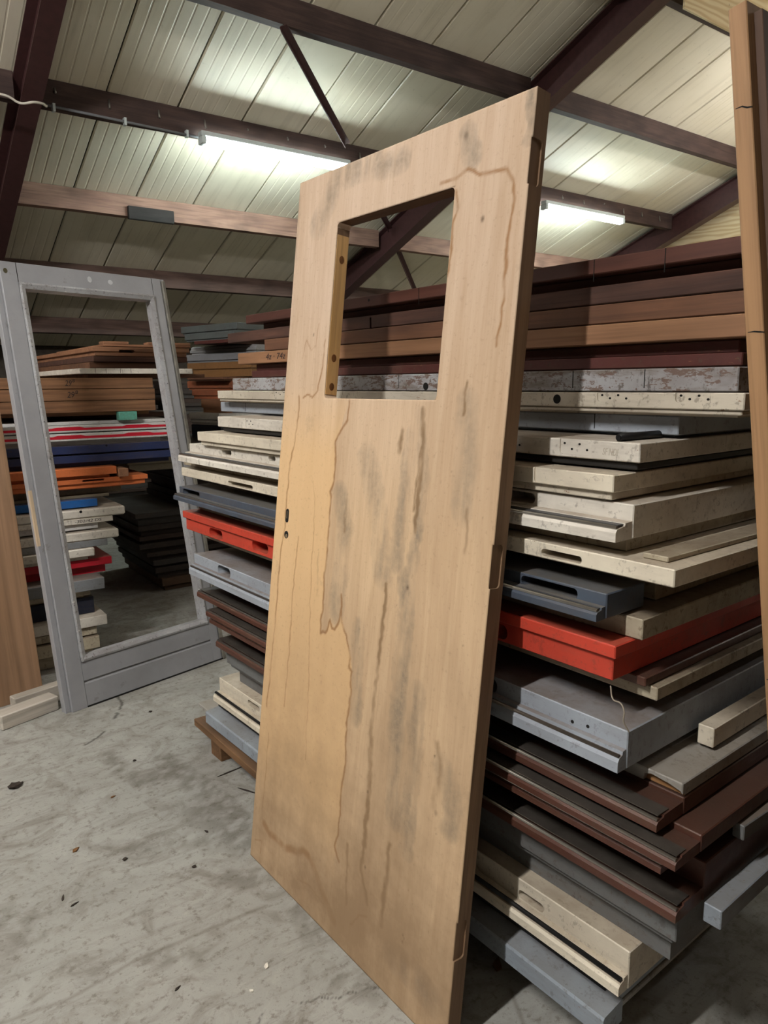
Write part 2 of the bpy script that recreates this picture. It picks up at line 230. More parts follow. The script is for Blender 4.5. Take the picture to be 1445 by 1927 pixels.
STACK_RIGHT = [
 ('old_door', 'door', 'dark red-brown door leaf, topmost of the tall stack', 'lip_top', 'mahog1', [1.4, 0.7467, 1.728], 1.6212, 1.984, 0.9, 0.057, 'door leaves in the tall stack on the right', {'lip': 0.033, 'ins': 0.05, 'cracks': [((0.1826, 0.0632), (0.1804, 0.0284)), ((0.3555, 0.0429), (0.352, 0.0288)), ((0.9488, 0.0615), (0.9443, 0.0316))], 'holes': [(1.1838, 0.043)]}),
 ('old_door', 'door', 'rough dark brown door leaf with a scarred edge, second from the top', 'flush', 'mahog2', [1.41, 0.7452, 1.687], 1.6165, 2.187, 0.9, 0.04, 'door leaves in the tall stack on the right', {'notch': [((1.1988, 0.0326), (1.1828, 0.0088))], 'fill': 0.0012}),
 ('old_door', 'door', 'two-tone brown door leaf, third from the top of the tall stack', 'flush', 'mahog3', [1.41, 0.7419, 1.643], 1.6247, 1.855, 0.9, 0.042, 'door leaves in the tall stack on the right', {'fill': 0.0012}),
 ('old_door', 'door', 'light orange-brown door leaf with pencilled writing, fourth from the top of the tall stack', 'flush', 'lightoak', [1.4, 0.7504, 1.597], 1.6191, 2.069, 0.9, 0.044, 'door leaves in the tall stack on the right', {'text': [((1.84, 0.0222), (1.6951, 0.0692), '4z · 74z')], 'fill': 0.0012}),
 ('old_door', 'door', 'dark wine-red door leaf between the orange-brown and the silvery leaf', 'lip_bot', 'wine', [1.42, 0.7657, 1.543], 1.6215, 1.971, 0.9, 0.052, 'door leaves in the tall stack on the right', {'fill': 0.0012}),
 ('old_door', 'door', 'silvery weathered grey door leaf with peeling paint in the tall stack', 'flush', 'silver', [1.39, 0.7548, 1.493], 1.6183, 2.105, 0.9, 0.048, 'door leaves in the tall stack on the right', {'slots': [], 'cracks': [((0.2011, 0.03), (0.1992, -0.0015)), ((1.0248, 0.043), (1.0225, 0.0178)), ((0.3875, 0.0298), (0.3832, 0.0016))], 'holes': [(0.9026, 0.0127)], 'hole_r': 0.011, 'fill': 0.0012}),
 ('old_door', 'door', 'dirty white door leaf with two hinge recesses, under the silvery leaf', 'lip_top', 'white2', [1.38, 0.7341, 1.447], 1.615, 2.262, 0.9, 0.044, 'door leaves in the tall stack on the right', {'lip': 0.034, 'ins': 0.006, 'plates': [((0.3319, 0.0158), (0.2462, 0.0423)), ((0.142, 0.019), (0.0614, 0.0432)), ((1.7824, 0.0192), (1.6648, 0.0396))], 'holes': [(0.4444, 0.0277)], 'hole_r': 0.011, 'fill': 0.0052}),
 ('old_door', 'door', 'pale blue-grey door leaf, shorter than its neighbours, near the top of the tall stack', 'flush', 'bluegrey', [1.42, 0.8939, 1.4], 1.617, 2.167, 0.9, 0.041, 'door leaves in the tall stack on the right', {'cracks': [((0.2116, 0.0326), (0.2102, 0.004)), ((1.9351, 0.0362), (1.9339, -0.0034))], 'fill': 0.0072}),
 ('old_door', 'door', 'white door leaf with screw-holed hinge recess, carrying the black rod', 'flush', 'white1', [1.27, 0.881, 1.352], 1.6243, 1.87, 0.9, 0.04, 'door leaves in the tall stack on the right', {'text': [((0.0877, 0.0088), (0.0502, 0.0246), 'SF NDI')], 'plates': [((0.1976, 0.0104), (0.1156, 0.0419)), ((0.3836, 0.011), (0.3035, 0.0429)), ((1.6407, 0.0142), (1.5819, 0.0398))], 'fill': 0.0012}),
 ('thin_panel', 'panel', 'thin black panel sandwiched below the white leaf with the rod', 'flush', 'darkpanel', [1.28, 0.8917, 1.336], 1.6254, 1.831, 0.86, 0.014, None, {'fill': 0.0042}),
 ('old_door', 'door', 'cream door leaf with one blank hinge recess, tenth down the tall stack', 'lip_top', 'cream1', [1.21, 0.8962, 1.278], 1.6228, 1.924, 0.9, 0.053, 'door leaves in the tall stack on the right', {'plates': [((0.2005, 0.0247), (0.1162, 0.0588), 'blank')], 'lip': 0.036, 'ins': 0.01, 'fill': 0.0032}),
 ('old_door', 'door', 'white exterior door leaf with lock slots and a stepped weather ledge', 'sash', 'white1', [1.23, 0.8604, 1.205], 1.6183, 2.105, 0.9, 0.069, 'door leaves in the tall stack on the right', {'p': 0.055, 'hl': 0.03, 'slots': [((0.3386, 0.0385), (0.249, 0.0624)), ((1.8057, 0.0499), (1.7231, 0.0697)), ((1.4426, 0.0484), (1.3938, 0.065))], 'strip': 'metal', 'fill': 0.0012}),
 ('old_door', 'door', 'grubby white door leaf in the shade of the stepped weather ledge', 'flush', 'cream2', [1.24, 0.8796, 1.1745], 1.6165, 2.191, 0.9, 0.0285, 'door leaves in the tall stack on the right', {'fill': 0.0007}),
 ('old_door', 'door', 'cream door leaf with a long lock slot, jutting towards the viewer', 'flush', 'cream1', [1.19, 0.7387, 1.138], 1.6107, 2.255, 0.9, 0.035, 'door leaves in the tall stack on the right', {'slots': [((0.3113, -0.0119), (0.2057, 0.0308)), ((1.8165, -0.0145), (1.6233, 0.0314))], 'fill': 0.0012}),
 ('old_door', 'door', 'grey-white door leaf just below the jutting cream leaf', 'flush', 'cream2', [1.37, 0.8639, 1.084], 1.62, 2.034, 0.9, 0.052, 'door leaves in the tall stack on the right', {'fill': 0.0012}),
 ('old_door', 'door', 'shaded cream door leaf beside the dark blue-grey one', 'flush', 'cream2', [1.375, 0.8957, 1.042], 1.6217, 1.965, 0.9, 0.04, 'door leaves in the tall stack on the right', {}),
 ('old_door', 'door', 'dark blue-grey exterior door leaf with a bright drip strip', 'sash', 'slate', [1.175, 0.8735, 1.046], 1.6187, 2.09, 0.135, 0.052, 'door leaves in the tall stack on the right', {'p': 0.03, 'hl': 0.022, 'strip': 'metal', 'nofill': 1, 'slots': [((2.0518, 0.015), (1.8914, 0.057)), ((0.2217, 0.0195), (0.0699, 0.0773))]}),
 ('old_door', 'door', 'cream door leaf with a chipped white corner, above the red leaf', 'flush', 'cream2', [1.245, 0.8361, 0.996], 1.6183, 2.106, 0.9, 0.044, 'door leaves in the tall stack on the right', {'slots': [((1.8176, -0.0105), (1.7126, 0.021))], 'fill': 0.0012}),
 ('old_door', 'door', 'bright red door leaf with lock slots in the middle of the tall stack', 'lip_top', 'red', [1.18, 0.8514, 0.915], 1.6183, 2.105, 0.9, 0.079, 'door leaves in the tall stack on the right', {'lip': 0.028, 'ins': 0.01, 'slots': [((1.8713, -0.0132), (1.758, 0.0349)), ((1.5182, 0.0053), (1.403, 0.0542)), ((0.3336, -0.0007), (0.2928, 0.0352))], 'holes': [], 'fill': 0.0012}),
 ('old_door', 'door', 'brown door leaf hidden in the shade under the red leaf', 'flush', 'brownpaint', [1.26, 0.8325, 0.893], 1.6236, 1.895, 0.9, 0.02, 'door leaves in the tall stack on the right', {'fill': 0.0007}),
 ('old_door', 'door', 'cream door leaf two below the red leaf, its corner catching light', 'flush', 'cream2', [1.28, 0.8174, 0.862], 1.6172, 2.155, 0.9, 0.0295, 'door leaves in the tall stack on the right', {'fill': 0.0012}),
 ('old_door', 'door', 'set-back pale leaf in the dark gap above the light blue-grey ledged one', 'flush', 'cream2', [1.44, 1.066, 0.824], 1.6265, 1.797, 0.9, 0.036, 'door leaves in the tall stack on the right', {'fill': 0.0012}),
 ('old_door', 'door', 'light blue-grey door leaf with a protruding bottom ledge', 'sash', 'bluegrey', [1.19, 0.8189, 0.74], 1.6194, 2.057, 0.9, 0.082, 'door leaves in the tall stack on the right', {'p': 0.028, 'hl': 0.036, 'strip': 'worn', 'slots': [((1.8362, 0.0204), (1.7303, 0.0761)), ((0.4048, 0.0069), (0.3532, 0.0493))], 'holes': [(0.0953, 0.0569), (0.1346, 0.0529), (1.9281, 0.0148)], 'fill': 0.0232}),
 ('old_door', 'door', 'dusty grey door slab with a splintered corner, projecting under the pale batten', 'flush', 'greydust', [1.27, 0.7416, 0.686], 1.6184, 2.0, 0.84, 0.03, 'door leaves in the tall stack on the right', {'chipc': 1, 'fill': 0.0012}),
 ('old_door', 'door', 'brown glazed-door leaf with a metal strip, uppermost of the four brown ones', 'sash', 'brownpaint', [1.225, 0.7377, 0.646], 1.6182, 2.111, 0.9, 0.038, 'brown sash door leaves low in the tall stack', {'p': 0.045, 'hl': 0.024, 'strip': 'metal2', 'deep': 0.05, 'fill': 0.0012}),
 ('old_door', 'door', 'brown glazed-door leaf with a metal strip, second of the four brown ones', 'sash', 'brownpaint', [1.195, 0.6786, 0.607], 1.6203, 2.02, 0.9, 0.037, 'brown sash door leaves low in the tall stack', {'p': 0.04, 'hl': 0.02, 'strip': 'metal2', 'deep': 0.05, 'fill': 0.0012}),
 ('old_door', 'door', 'brown glazed-door leaf with a torn strip end, third of the four brown ones', 'sash', 'brownpaint', [1.2, 0.7163, 0.572], 1.6211, 1.988, 0.9, 0.033, 'brown sash door leaves low in the tall stack', {'p': 0.03, 'hl': 0.02, 'strip': 'metal2', 'deep': 0.05, 'fill': 0.0012}),
 ('old_door', 'door', 'brown glazed-door leaf with a long notch, lowest of the four brown ones', 'sash', 'brownpaint', [1.225, 0.6831, 0.484], 1.6214, 1.978, 0.9, 0.086, 'brown sash door leaves low in the tall stack', {'p': 0.05, 'hl': 0.026, 'strip': 'metal2', 'deep': 0.05, 'slots': [], 'fill': 0.0012}),
 ('old_door', 'door', 'dark grey painted door leaf under the brown ones', 'lip_top', 'greydark', [1.21, 0.6995, 0.395], 1.6224, 1.937, 0.9, 0.087, 'door leaves in the tall stack on the right', {'lip': 0.07, 'ins': 0.012, 'fill': 0.0642}),
 ('old_door', 'door', 'cream exterior door leaf with a dark seal, second from the bottom of the stack', 'sash', 'cream1', [1.2, 0.7937, 0.24], 1.6233, 1.906, 0.86, 0.09, 'door leaves in the tall stack on the right', {'p': 0.032, 'hl': 0.03, 'strip': 'seal', 'slots': [((1.6625, 0.0388), (1.5709, 0.0974)), ((0.3028, 0.0044), (0.2256, 0.0774))], 'sloth': 0.022, 'fill': 0.0012}),
 ('old_door', 'door', 'light blue-grey exterior door leaf with a black seal at the bottom of the stack', 'sash', 'bluegrey2', [1.225, 0.8544, 0.126], 1.6233, 1.904, 0.9, 0.112, 'door leaves in the tall stack on the right', {'strip': 'seal', 'p': 0.072, 'hl': 0.05, 'flat': 1, 'ledge0': -0.035, 'fill': 0.0012}),
 ('old_door', 'door', 'pale grey door leaf lying lowest on the pallet boards', 'flush', 'greydust', [1.2, 0.8505, 0.108], 1.6183, 2.108, 0.9, 0.016, 'door leaves in the tall stack on the right', {'fill': 0.0012}),
 ('pallet_board', 'board', 'bare brown timber board on the floor under the bottom door of the stack', 'flush', 'palletw', [1.07, 1.8992, 0.075], 1.6024, 0.951, 0.12, 0.031, None, {}),
]
STACK_FRAME = [
 ('old_door', 'door', 'notched light brown door leaf, topmost behind the grey frame', 'notched', 'lightbrown', [1.2148, 4.45, 1.7422], 0.0, 0.525, 1.2, 0.029, 'door leaves piled up behind the grey frame', {'fill': 0.0051}),
 ('old_door', 'door', 'light brown door leaf with a slot, second from the top behind the grey frame', 'lip_top', 'lightbrown', [1.1403, 4.4, 1.6866], 0.0, 0.571, 1.6, 0.0497, 'door leaves piled up behind the grey frame', {'slots': [((0.1466, 0.0186), (0.2365, 0.0353))]}),
 ('old_door', 'door', 'dark brown door leaf, third from the top behind the grey frame', 'flush', 'mahog2', [1.1478, 4.42, 1.6537], 0.0, 0.555, 1.6, 0.0321, 'door leaves piled up behind the grey frame', {'fill': 0.0021}),
 ('old_door', 'door', 'brown door leaf just above the white one behind the grey frame', 'flush', 'mahog3', [1.1295, 4.45, 1.6155], 0.0, 0.508, 1.5, 0.0353, 'door leaves piled up behind the grey frame', {'fill': 0.0022}),
 ('old_door', 'door', 'white painted leaf with routed marks above the three oak leaves', 'flush', 'white1', [1.0384, 4.3, 1.5827], 0.0, 0.647, 1.5, 0.0298, 'door leaves piled up behind the grey frame', {'cracks': [((0.0828, 0.0408), (0.0811, 0.0175)), ((0.1405, 0.0412), (0.1387, 0.0176)), ((0.2196, 0.0386), (0.2179, 0.0149)), ((0.2795, 0.039), (0.2778, 0.015))]}),
 ('old_door', 'door', 'thin brown leaf directly on the three oak leaves', 'flush', 'mahog3', [1.0934, 4.36, 1.5604], 0.0, 0.692, 1.5, 0.0215, 'door leaves piled up behind the grey frame', {}),
 ('old_door', 'door', 'upper oak-brown leaf of the three marked in pencil', 'flush', 'oak', [0.5099, 4.3, 1.5014], 0.0, 0.93, 2.0, 0.0582, 'door leaves piled up behind the grey frame', {'text': [((0.4439, 0.0167), (0.4962, 0.0508), '29⁸')], 'fill': 0.0024}),
 ('old_door', 'door', 'middle oak-brown leaf of the three marked in pencil', 'flush', 'oak', [0.5185, 4.3, 1.4366], 0.0, 0.93, 2.0, 0.0616, 'door leaves piled up behind the grey frame', {'text': [((0.4412, 0.0181), (0.4993, 0.0519), '29⁸')], 'fill': 0.0024}),
 ('old_door', 'door', 'lower oak-brown leaf of the three, the most scuffed', 'flush', 'oak', [0.5174, 4.3, 1.3715], 0.0, 0.93, 2.0, 0.0619, 'door leaves piled up behind the grey frame', {'fill': 0.0204}),
 ('old_door', 'door', 'dark brown leaf in the gap above the white and red leaves', 'flush', 'mahog2', [1.0513, 4.62, 1.321], 0.0, 0.63, 1.4, 0.0293, 'door leaves piled up behind the grey frame', {}),
 ('old_door', 'door', 'grey-white leaf lying on the white and red leaves', 'flush', 'white3', [0.6077, 4.34, 1.3015], 0.0, 0.93, 2.0, 0.0187, 'door leaves piled up behind the grey frame', {}),
 ('old_door', 'door', 'upper white leaf with a red stripe along its edge', 'stripe', 'white3', [0.5729, 4.3, 1.263], 0.0, 0.93, 2.0, 0.0378, 'door leaves piled up behind the grey frame', {'fill': 0.0058}),
 ('old_door', 'door', 'lower white leaf with a red stripe along its edge', 'stripe', 'white3', [0.5766, 4.3, 1.2153], 0.0, 0.93, 2.0, 0.0411, 'door leaves piled up behind the grey frame', {'fill': 0.0257}),
 ('old_door', 'door', 'upper navy blue leaf behind the grey frame', 'flush', 'navy', [0.6173, 4.28, 1.1443], 0.0, 0.93, 2.0, 0.0445, 'door leaves piled up behind the grey frame', {'holes': [(0.5273, 0.0445)], 'hole_r': 0.006, 'fill': 0.0088}),
 ('old_door', 'door', 'lower navy blue leaf behind the grey frame', 'flush', 'navy', [0.614, 4.28, 1.0932], 0.0, 0.93, 2.0, 0.0415, 'door leaves piled up behind the grey frame', {'fill': 0.0251}),
 ('old_door', 'door', 'upper orange leaf behind the grey frame', 'flush', 'orange', [0.2449, 4.22, 1.0251], 0.0, 0.93, 2.0, 0.0422, 'door leaves piled up behind the grey frame', {'fill': 0.0188}),
 ('old_door', 'door', 'lower orange leaf with a long slot behind the grey frame', 'lip_top', 'orange', [0.4257, 4.24, 0.9525], 0.0, 0.93, 2.0, 0.053, 'door leaves piled up behind the grey frame', {'slots': [((0.5641, 0.0375), (0.6825, 0.0485))], 'fill': 0.0057}),
 ('old_door', 'door', 'dark brown-grey leaf below the orange leaves', 'flush', 'olive', [0.2922, 4.32, 0.9094], 0.0, 0.93, 2.0, 0.0366, 'door leaves piled up behind the grey frame', {}),
 ('old_door', 'door', 'shaded grey leaf above the blue one', 'flush', 'olive', [0.2144, 4.3, 0.8908], 0.0, 0.93, 2.0, 0.0178, 'door leaves piled up behind the grey frame', {}),
 ('old_door', 'door', 'bright blue leaf behind the grey frame', 'flush', 'blue', [0.1322, 4.24, 0.8477], 0.0, 0.93, 2.0, 0.0423, 'door leaves piled up behind the grey frame', {'fill': 0.0058}),
 ('old_door', 'door', 'white leaf with a round hole and rounded end', 'flush', 'white1', [0.2706, 4.2, 0.7913], 0.0, 0.93, 2.0, 0.0498, 'door leaves piled up behind the grey frame', {'holes': [(0.6885, 0.0388)], 'hole_r': 0.008, 'bev': 0.008}),
 ('old_door', 'door', 'white leaf with worn black handwriting on its edge', 'flush', 'white1', [0.1987, 4.2, 0.7608], 0.0, 0.93, 2.0, 0.0297, 'door leaves piled up behind the grey frame', {'text': [((0.7229, 0.0153), (0.8661, 0.0347), '-302/42 DS')]}),
 ('old_door', 'door', 'narrow white leaf under the one with handwriting', 'flush', 'white3', [0.1202, 4.22, 0.7266], 0.0, 0.93, 2.0, 0.0333, 'door leaves piled up behind the grey frame', {'fill': 0.0087}),
 ('old_door', 'door', 'white leaf with a chipped end above the grey one', 'flush', 'white1', [0.2203, 4.18, 0.6681], 0.0, 0.93, 2.0, 0.049, 'door leaves piled up behind the grey frame', {'bev': 0.006}),
 ('old_door', 'door', 'mid grey leaf above the short white one', 'flush', 'greydark2', [0.1549, 4.18, 0.6299], 0.0, 0.93, 2.0, 0.0371, 'door leaves piled up behind the grey frame', {}),
 ('old_door', 'door', 'short white leaf above the crimson one', 'flush', 'white1', [0.0775, 4.16, 0.581], 0.0, 0.93, 2.0, 0.0482, 'door leaves piled up behind the grey frame', {'bev': 0.006, 'fill': 0.0218}),
 ('old_door', 'door', 'crimson red leaf low behind the grey frame', 'flush', 'crimson', [0.176, 4.2, 0.5151], 0.0, 0.93, 2.0, 0.0433, 'door leaves piled up behind the grey frame', {'fill': 0.0475}),
 ('old_door', 'door', 'dark blue-grey leaf below the crimson one', 'flush', 'greydark2', [0.101, 4.1, 0.4033], 0.0, 0.93, 2.0, 0.0635, 'door leaves piled up behind the grey frame', {'fill': 0.0032}),
 ('old_door', 'door', 'short cream leaf low behind the grey frame', 'flush', 'cream2', [0.0322, 4.14, 0.369], 0.0, 0.93, 2.0, 0.0303, 'door leaves piled up behind the grey frame', {'fill': 0.0169}),
 ('old_door', 'door', 'black leaf above the lowest white one', 'flush', 'navy2', [0.0508, 4.16, 0.2593], 0.0, 0.93, 2.0, 0.092, 'door leaves piled up behind the grey frame', {'fill': 0.0011}),
 ('old_door', 'door', 'white leaf with a dusty top, third from the bottom behind the grey frame', 'flush', 'white1', [0.0946, 4.08, 0.2024], 0.0, 0.93, 2.0, 0.055, 'door leaves piled up behind the grey frame', {'fill': 0.0068}),
 ('old_door', 'door', 'grey-white leaf, second from the bottom behind the grey frame', 'flush', 'cream2', [0.0407, 4.1, 0.152], 0.0, 0.93, 2.0, 0.0428, 'door leaves piled up behind the grey frame', {'fill': 0.0077}),
 ('old_door', 'door', 'grey leaf at the bottom behind the grey frame', 'flush', 'cream2', [0.046, 4.08, 0.0761], 0.0, 0.93, 2.0, 0.0674, 'door leaves piled up behind the grey frame', {'fill': 0.0751}),
 ('old_door', 'door', 'olive-grey leaf reaching far right behind the orange leaves', 'lip_top', 'olive', [1.392, 4.75, 0.965], 0.0, 0.42, 0.4, 0.085, 'door leaves piled up behind the grey frame', {'lip': 0.04}),
]
STACK_FAR = [
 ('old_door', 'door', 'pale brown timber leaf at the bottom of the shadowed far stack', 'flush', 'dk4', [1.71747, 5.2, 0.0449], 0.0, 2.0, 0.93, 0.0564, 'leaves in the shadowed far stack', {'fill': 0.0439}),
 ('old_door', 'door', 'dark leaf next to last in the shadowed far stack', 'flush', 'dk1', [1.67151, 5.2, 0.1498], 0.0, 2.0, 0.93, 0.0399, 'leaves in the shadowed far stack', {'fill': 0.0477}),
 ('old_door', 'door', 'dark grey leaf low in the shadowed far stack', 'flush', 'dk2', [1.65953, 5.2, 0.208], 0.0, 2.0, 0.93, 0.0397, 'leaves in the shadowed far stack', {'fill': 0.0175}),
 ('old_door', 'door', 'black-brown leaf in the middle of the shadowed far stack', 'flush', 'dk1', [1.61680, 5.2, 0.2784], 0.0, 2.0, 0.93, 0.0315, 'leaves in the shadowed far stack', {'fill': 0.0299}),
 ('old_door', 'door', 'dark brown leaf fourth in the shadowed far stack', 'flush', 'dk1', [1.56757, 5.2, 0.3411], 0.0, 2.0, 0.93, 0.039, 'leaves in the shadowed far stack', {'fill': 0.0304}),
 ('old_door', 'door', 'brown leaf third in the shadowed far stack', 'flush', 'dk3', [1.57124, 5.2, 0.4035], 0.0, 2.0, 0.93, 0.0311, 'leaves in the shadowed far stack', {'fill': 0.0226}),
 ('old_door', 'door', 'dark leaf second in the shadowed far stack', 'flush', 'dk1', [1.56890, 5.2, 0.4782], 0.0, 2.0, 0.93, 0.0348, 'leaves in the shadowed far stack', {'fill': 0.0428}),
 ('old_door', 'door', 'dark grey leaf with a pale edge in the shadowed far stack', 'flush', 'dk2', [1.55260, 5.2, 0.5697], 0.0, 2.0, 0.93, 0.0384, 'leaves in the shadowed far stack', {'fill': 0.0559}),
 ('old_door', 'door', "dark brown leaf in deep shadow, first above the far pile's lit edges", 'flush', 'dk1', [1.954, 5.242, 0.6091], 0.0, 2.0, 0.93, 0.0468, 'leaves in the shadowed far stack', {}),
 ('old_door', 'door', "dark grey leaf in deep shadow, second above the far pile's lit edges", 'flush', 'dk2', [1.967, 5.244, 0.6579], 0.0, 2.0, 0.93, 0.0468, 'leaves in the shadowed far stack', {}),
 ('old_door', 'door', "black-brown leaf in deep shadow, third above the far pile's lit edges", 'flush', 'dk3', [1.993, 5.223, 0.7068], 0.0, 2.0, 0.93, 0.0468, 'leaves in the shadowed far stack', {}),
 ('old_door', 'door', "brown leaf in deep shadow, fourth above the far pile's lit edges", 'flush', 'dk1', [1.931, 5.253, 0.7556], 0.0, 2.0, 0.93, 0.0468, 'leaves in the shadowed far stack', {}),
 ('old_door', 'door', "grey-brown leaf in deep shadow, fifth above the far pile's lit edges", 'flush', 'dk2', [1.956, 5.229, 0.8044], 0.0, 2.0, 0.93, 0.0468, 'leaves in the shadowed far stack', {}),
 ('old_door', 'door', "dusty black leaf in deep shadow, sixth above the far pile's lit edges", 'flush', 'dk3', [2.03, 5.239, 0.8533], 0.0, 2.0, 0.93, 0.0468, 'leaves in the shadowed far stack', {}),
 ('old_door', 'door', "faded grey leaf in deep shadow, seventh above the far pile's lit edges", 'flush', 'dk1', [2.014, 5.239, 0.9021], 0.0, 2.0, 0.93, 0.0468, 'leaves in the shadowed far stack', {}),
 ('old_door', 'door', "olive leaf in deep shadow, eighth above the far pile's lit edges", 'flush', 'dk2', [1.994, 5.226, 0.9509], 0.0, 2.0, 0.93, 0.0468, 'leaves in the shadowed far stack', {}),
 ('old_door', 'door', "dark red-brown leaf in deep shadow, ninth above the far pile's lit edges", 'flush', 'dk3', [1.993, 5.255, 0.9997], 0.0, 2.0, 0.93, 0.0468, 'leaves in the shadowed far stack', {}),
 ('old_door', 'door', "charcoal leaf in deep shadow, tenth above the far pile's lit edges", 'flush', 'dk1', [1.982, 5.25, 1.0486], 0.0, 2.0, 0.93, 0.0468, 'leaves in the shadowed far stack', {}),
 ('old_door', 'door', 'dim leaf in the far row beyond the corridor', 'flush', 'dk1', [-1.634, 8.057, 0.02], 0.0, 2.0, 0.9, 0.0481, 'dim leaves in the far row', {}),  # from here on: row added to darken the far corner
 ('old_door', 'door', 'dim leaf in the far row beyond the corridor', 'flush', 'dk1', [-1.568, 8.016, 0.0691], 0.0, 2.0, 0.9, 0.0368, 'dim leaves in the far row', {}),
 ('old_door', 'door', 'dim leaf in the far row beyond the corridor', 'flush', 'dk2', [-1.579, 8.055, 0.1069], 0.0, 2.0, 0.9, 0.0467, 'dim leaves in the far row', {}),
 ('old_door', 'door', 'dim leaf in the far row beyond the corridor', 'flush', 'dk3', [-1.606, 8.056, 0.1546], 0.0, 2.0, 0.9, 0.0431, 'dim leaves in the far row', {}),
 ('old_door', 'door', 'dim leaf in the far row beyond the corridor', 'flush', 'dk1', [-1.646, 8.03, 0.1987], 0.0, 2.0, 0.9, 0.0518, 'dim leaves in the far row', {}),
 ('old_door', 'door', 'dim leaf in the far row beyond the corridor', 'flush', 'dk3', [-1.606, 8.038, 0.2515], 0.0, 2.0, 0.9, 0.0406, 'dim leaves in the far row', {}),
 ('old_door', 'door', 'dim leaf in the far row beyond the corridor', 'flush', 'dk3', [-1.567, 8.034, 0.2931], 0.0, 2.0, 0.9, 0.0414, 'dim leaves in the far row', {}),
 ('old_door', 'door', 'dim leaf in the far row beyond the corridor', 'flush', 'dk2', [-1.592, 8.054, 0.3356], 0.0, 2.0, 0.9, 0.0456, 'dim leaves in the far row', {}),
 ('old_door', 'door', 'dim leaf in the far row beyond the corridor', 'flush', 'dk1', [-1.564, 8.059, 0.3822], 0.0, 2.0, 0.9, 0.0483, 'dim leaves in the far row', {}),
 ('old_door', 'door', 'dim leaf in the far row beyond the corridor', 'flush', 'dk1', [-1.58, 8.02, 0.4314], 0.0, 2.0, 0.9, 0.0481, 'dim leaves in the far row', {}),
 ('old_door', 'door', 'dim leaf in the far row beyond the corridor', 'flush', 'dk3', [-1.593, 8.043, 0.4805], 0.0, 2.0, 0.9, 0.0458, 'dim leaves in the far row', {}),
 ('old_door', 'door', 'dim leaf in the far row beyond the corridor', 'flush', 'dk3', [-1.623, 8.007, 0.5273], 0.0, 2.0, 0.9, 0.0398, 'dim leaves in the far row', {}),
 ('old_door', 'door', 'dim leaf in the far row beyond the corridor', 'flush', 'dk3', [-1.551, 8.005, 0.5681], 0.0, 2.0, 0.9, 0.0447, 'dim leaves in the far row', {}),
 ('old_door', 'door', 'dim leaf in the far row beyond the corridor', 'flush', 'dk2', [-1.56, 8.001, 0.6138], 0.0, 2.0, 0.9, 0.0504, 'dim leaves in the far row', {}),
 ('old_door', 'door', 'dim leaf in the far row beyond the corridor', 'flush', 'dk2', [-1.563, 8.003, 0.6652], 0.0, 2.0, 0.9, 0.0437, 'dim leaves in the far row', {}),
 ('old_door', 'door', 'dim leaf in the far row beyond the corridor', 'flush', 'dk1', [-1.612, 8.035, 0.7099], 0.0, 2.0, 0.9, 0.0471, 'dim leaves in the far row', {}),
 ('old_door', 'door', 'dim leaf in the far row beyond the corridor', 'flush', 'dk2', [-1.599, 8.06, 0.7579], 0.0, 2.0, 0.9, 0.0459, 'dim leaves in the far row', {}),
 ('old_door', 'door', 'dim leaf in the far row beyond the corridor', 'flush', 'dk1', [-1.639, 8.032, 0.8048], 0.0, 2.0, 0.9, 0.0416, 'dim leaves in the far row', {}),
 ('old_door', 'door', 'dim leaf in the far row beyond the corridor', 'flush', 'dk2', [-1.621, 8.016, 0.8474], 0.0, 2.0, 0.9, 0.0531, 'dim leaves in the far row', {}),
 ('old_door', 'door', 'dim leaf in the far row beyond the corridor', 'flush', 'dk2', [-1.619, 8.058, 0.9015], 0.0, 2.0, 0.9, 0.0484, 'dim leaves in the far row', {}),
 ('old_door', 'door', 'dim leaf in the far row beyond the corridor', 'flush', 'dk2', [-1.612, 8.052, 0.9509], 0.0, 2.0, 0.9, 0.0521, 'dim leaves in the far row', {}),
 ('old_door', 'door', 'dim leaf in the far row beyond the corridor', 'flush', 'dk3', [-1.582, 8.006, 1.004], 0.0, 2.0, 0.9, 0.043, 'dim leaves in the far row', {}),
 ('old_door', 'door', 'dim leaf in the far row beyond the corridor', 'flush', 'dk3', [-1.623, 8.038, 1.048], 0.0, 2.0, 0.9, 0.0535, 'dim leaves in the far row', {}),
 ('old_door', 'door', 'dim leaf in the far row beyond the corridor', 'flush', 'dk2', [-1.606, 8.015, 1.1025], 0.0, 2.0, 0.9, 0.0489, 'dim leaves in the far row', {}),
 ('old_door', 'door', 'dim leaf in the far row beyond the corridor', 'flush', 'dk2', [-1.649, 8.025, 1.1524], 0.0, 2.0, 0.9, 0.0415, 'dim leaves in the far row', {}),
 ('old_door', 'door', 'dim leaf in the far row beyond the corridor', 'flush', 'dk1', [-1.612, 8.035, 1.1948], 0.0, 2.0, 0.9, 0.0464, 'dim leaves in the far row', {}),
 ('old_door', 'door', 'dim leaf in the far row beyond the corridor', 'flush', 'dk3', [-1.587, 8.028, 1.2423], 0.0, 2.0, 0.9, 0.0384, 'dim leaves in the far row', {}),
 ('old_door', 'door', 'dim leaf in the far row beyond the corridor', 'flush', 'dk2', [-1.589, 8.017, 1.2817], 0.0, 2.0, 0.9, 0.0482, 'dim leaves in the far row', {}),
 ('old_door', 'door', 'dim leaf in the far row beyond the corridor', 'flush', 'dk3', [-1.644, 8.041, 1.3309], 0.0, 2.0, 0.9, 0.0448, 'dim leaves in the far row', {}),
 ('old_door', 'door', 'dim leaf in the far row beyond the corridor', 'flush', 'dk2', [-1.587, 8.018, 1.3767], 0.0, 2.0, 0.9, 0.0533, 'dim leaves in the far row', {}),
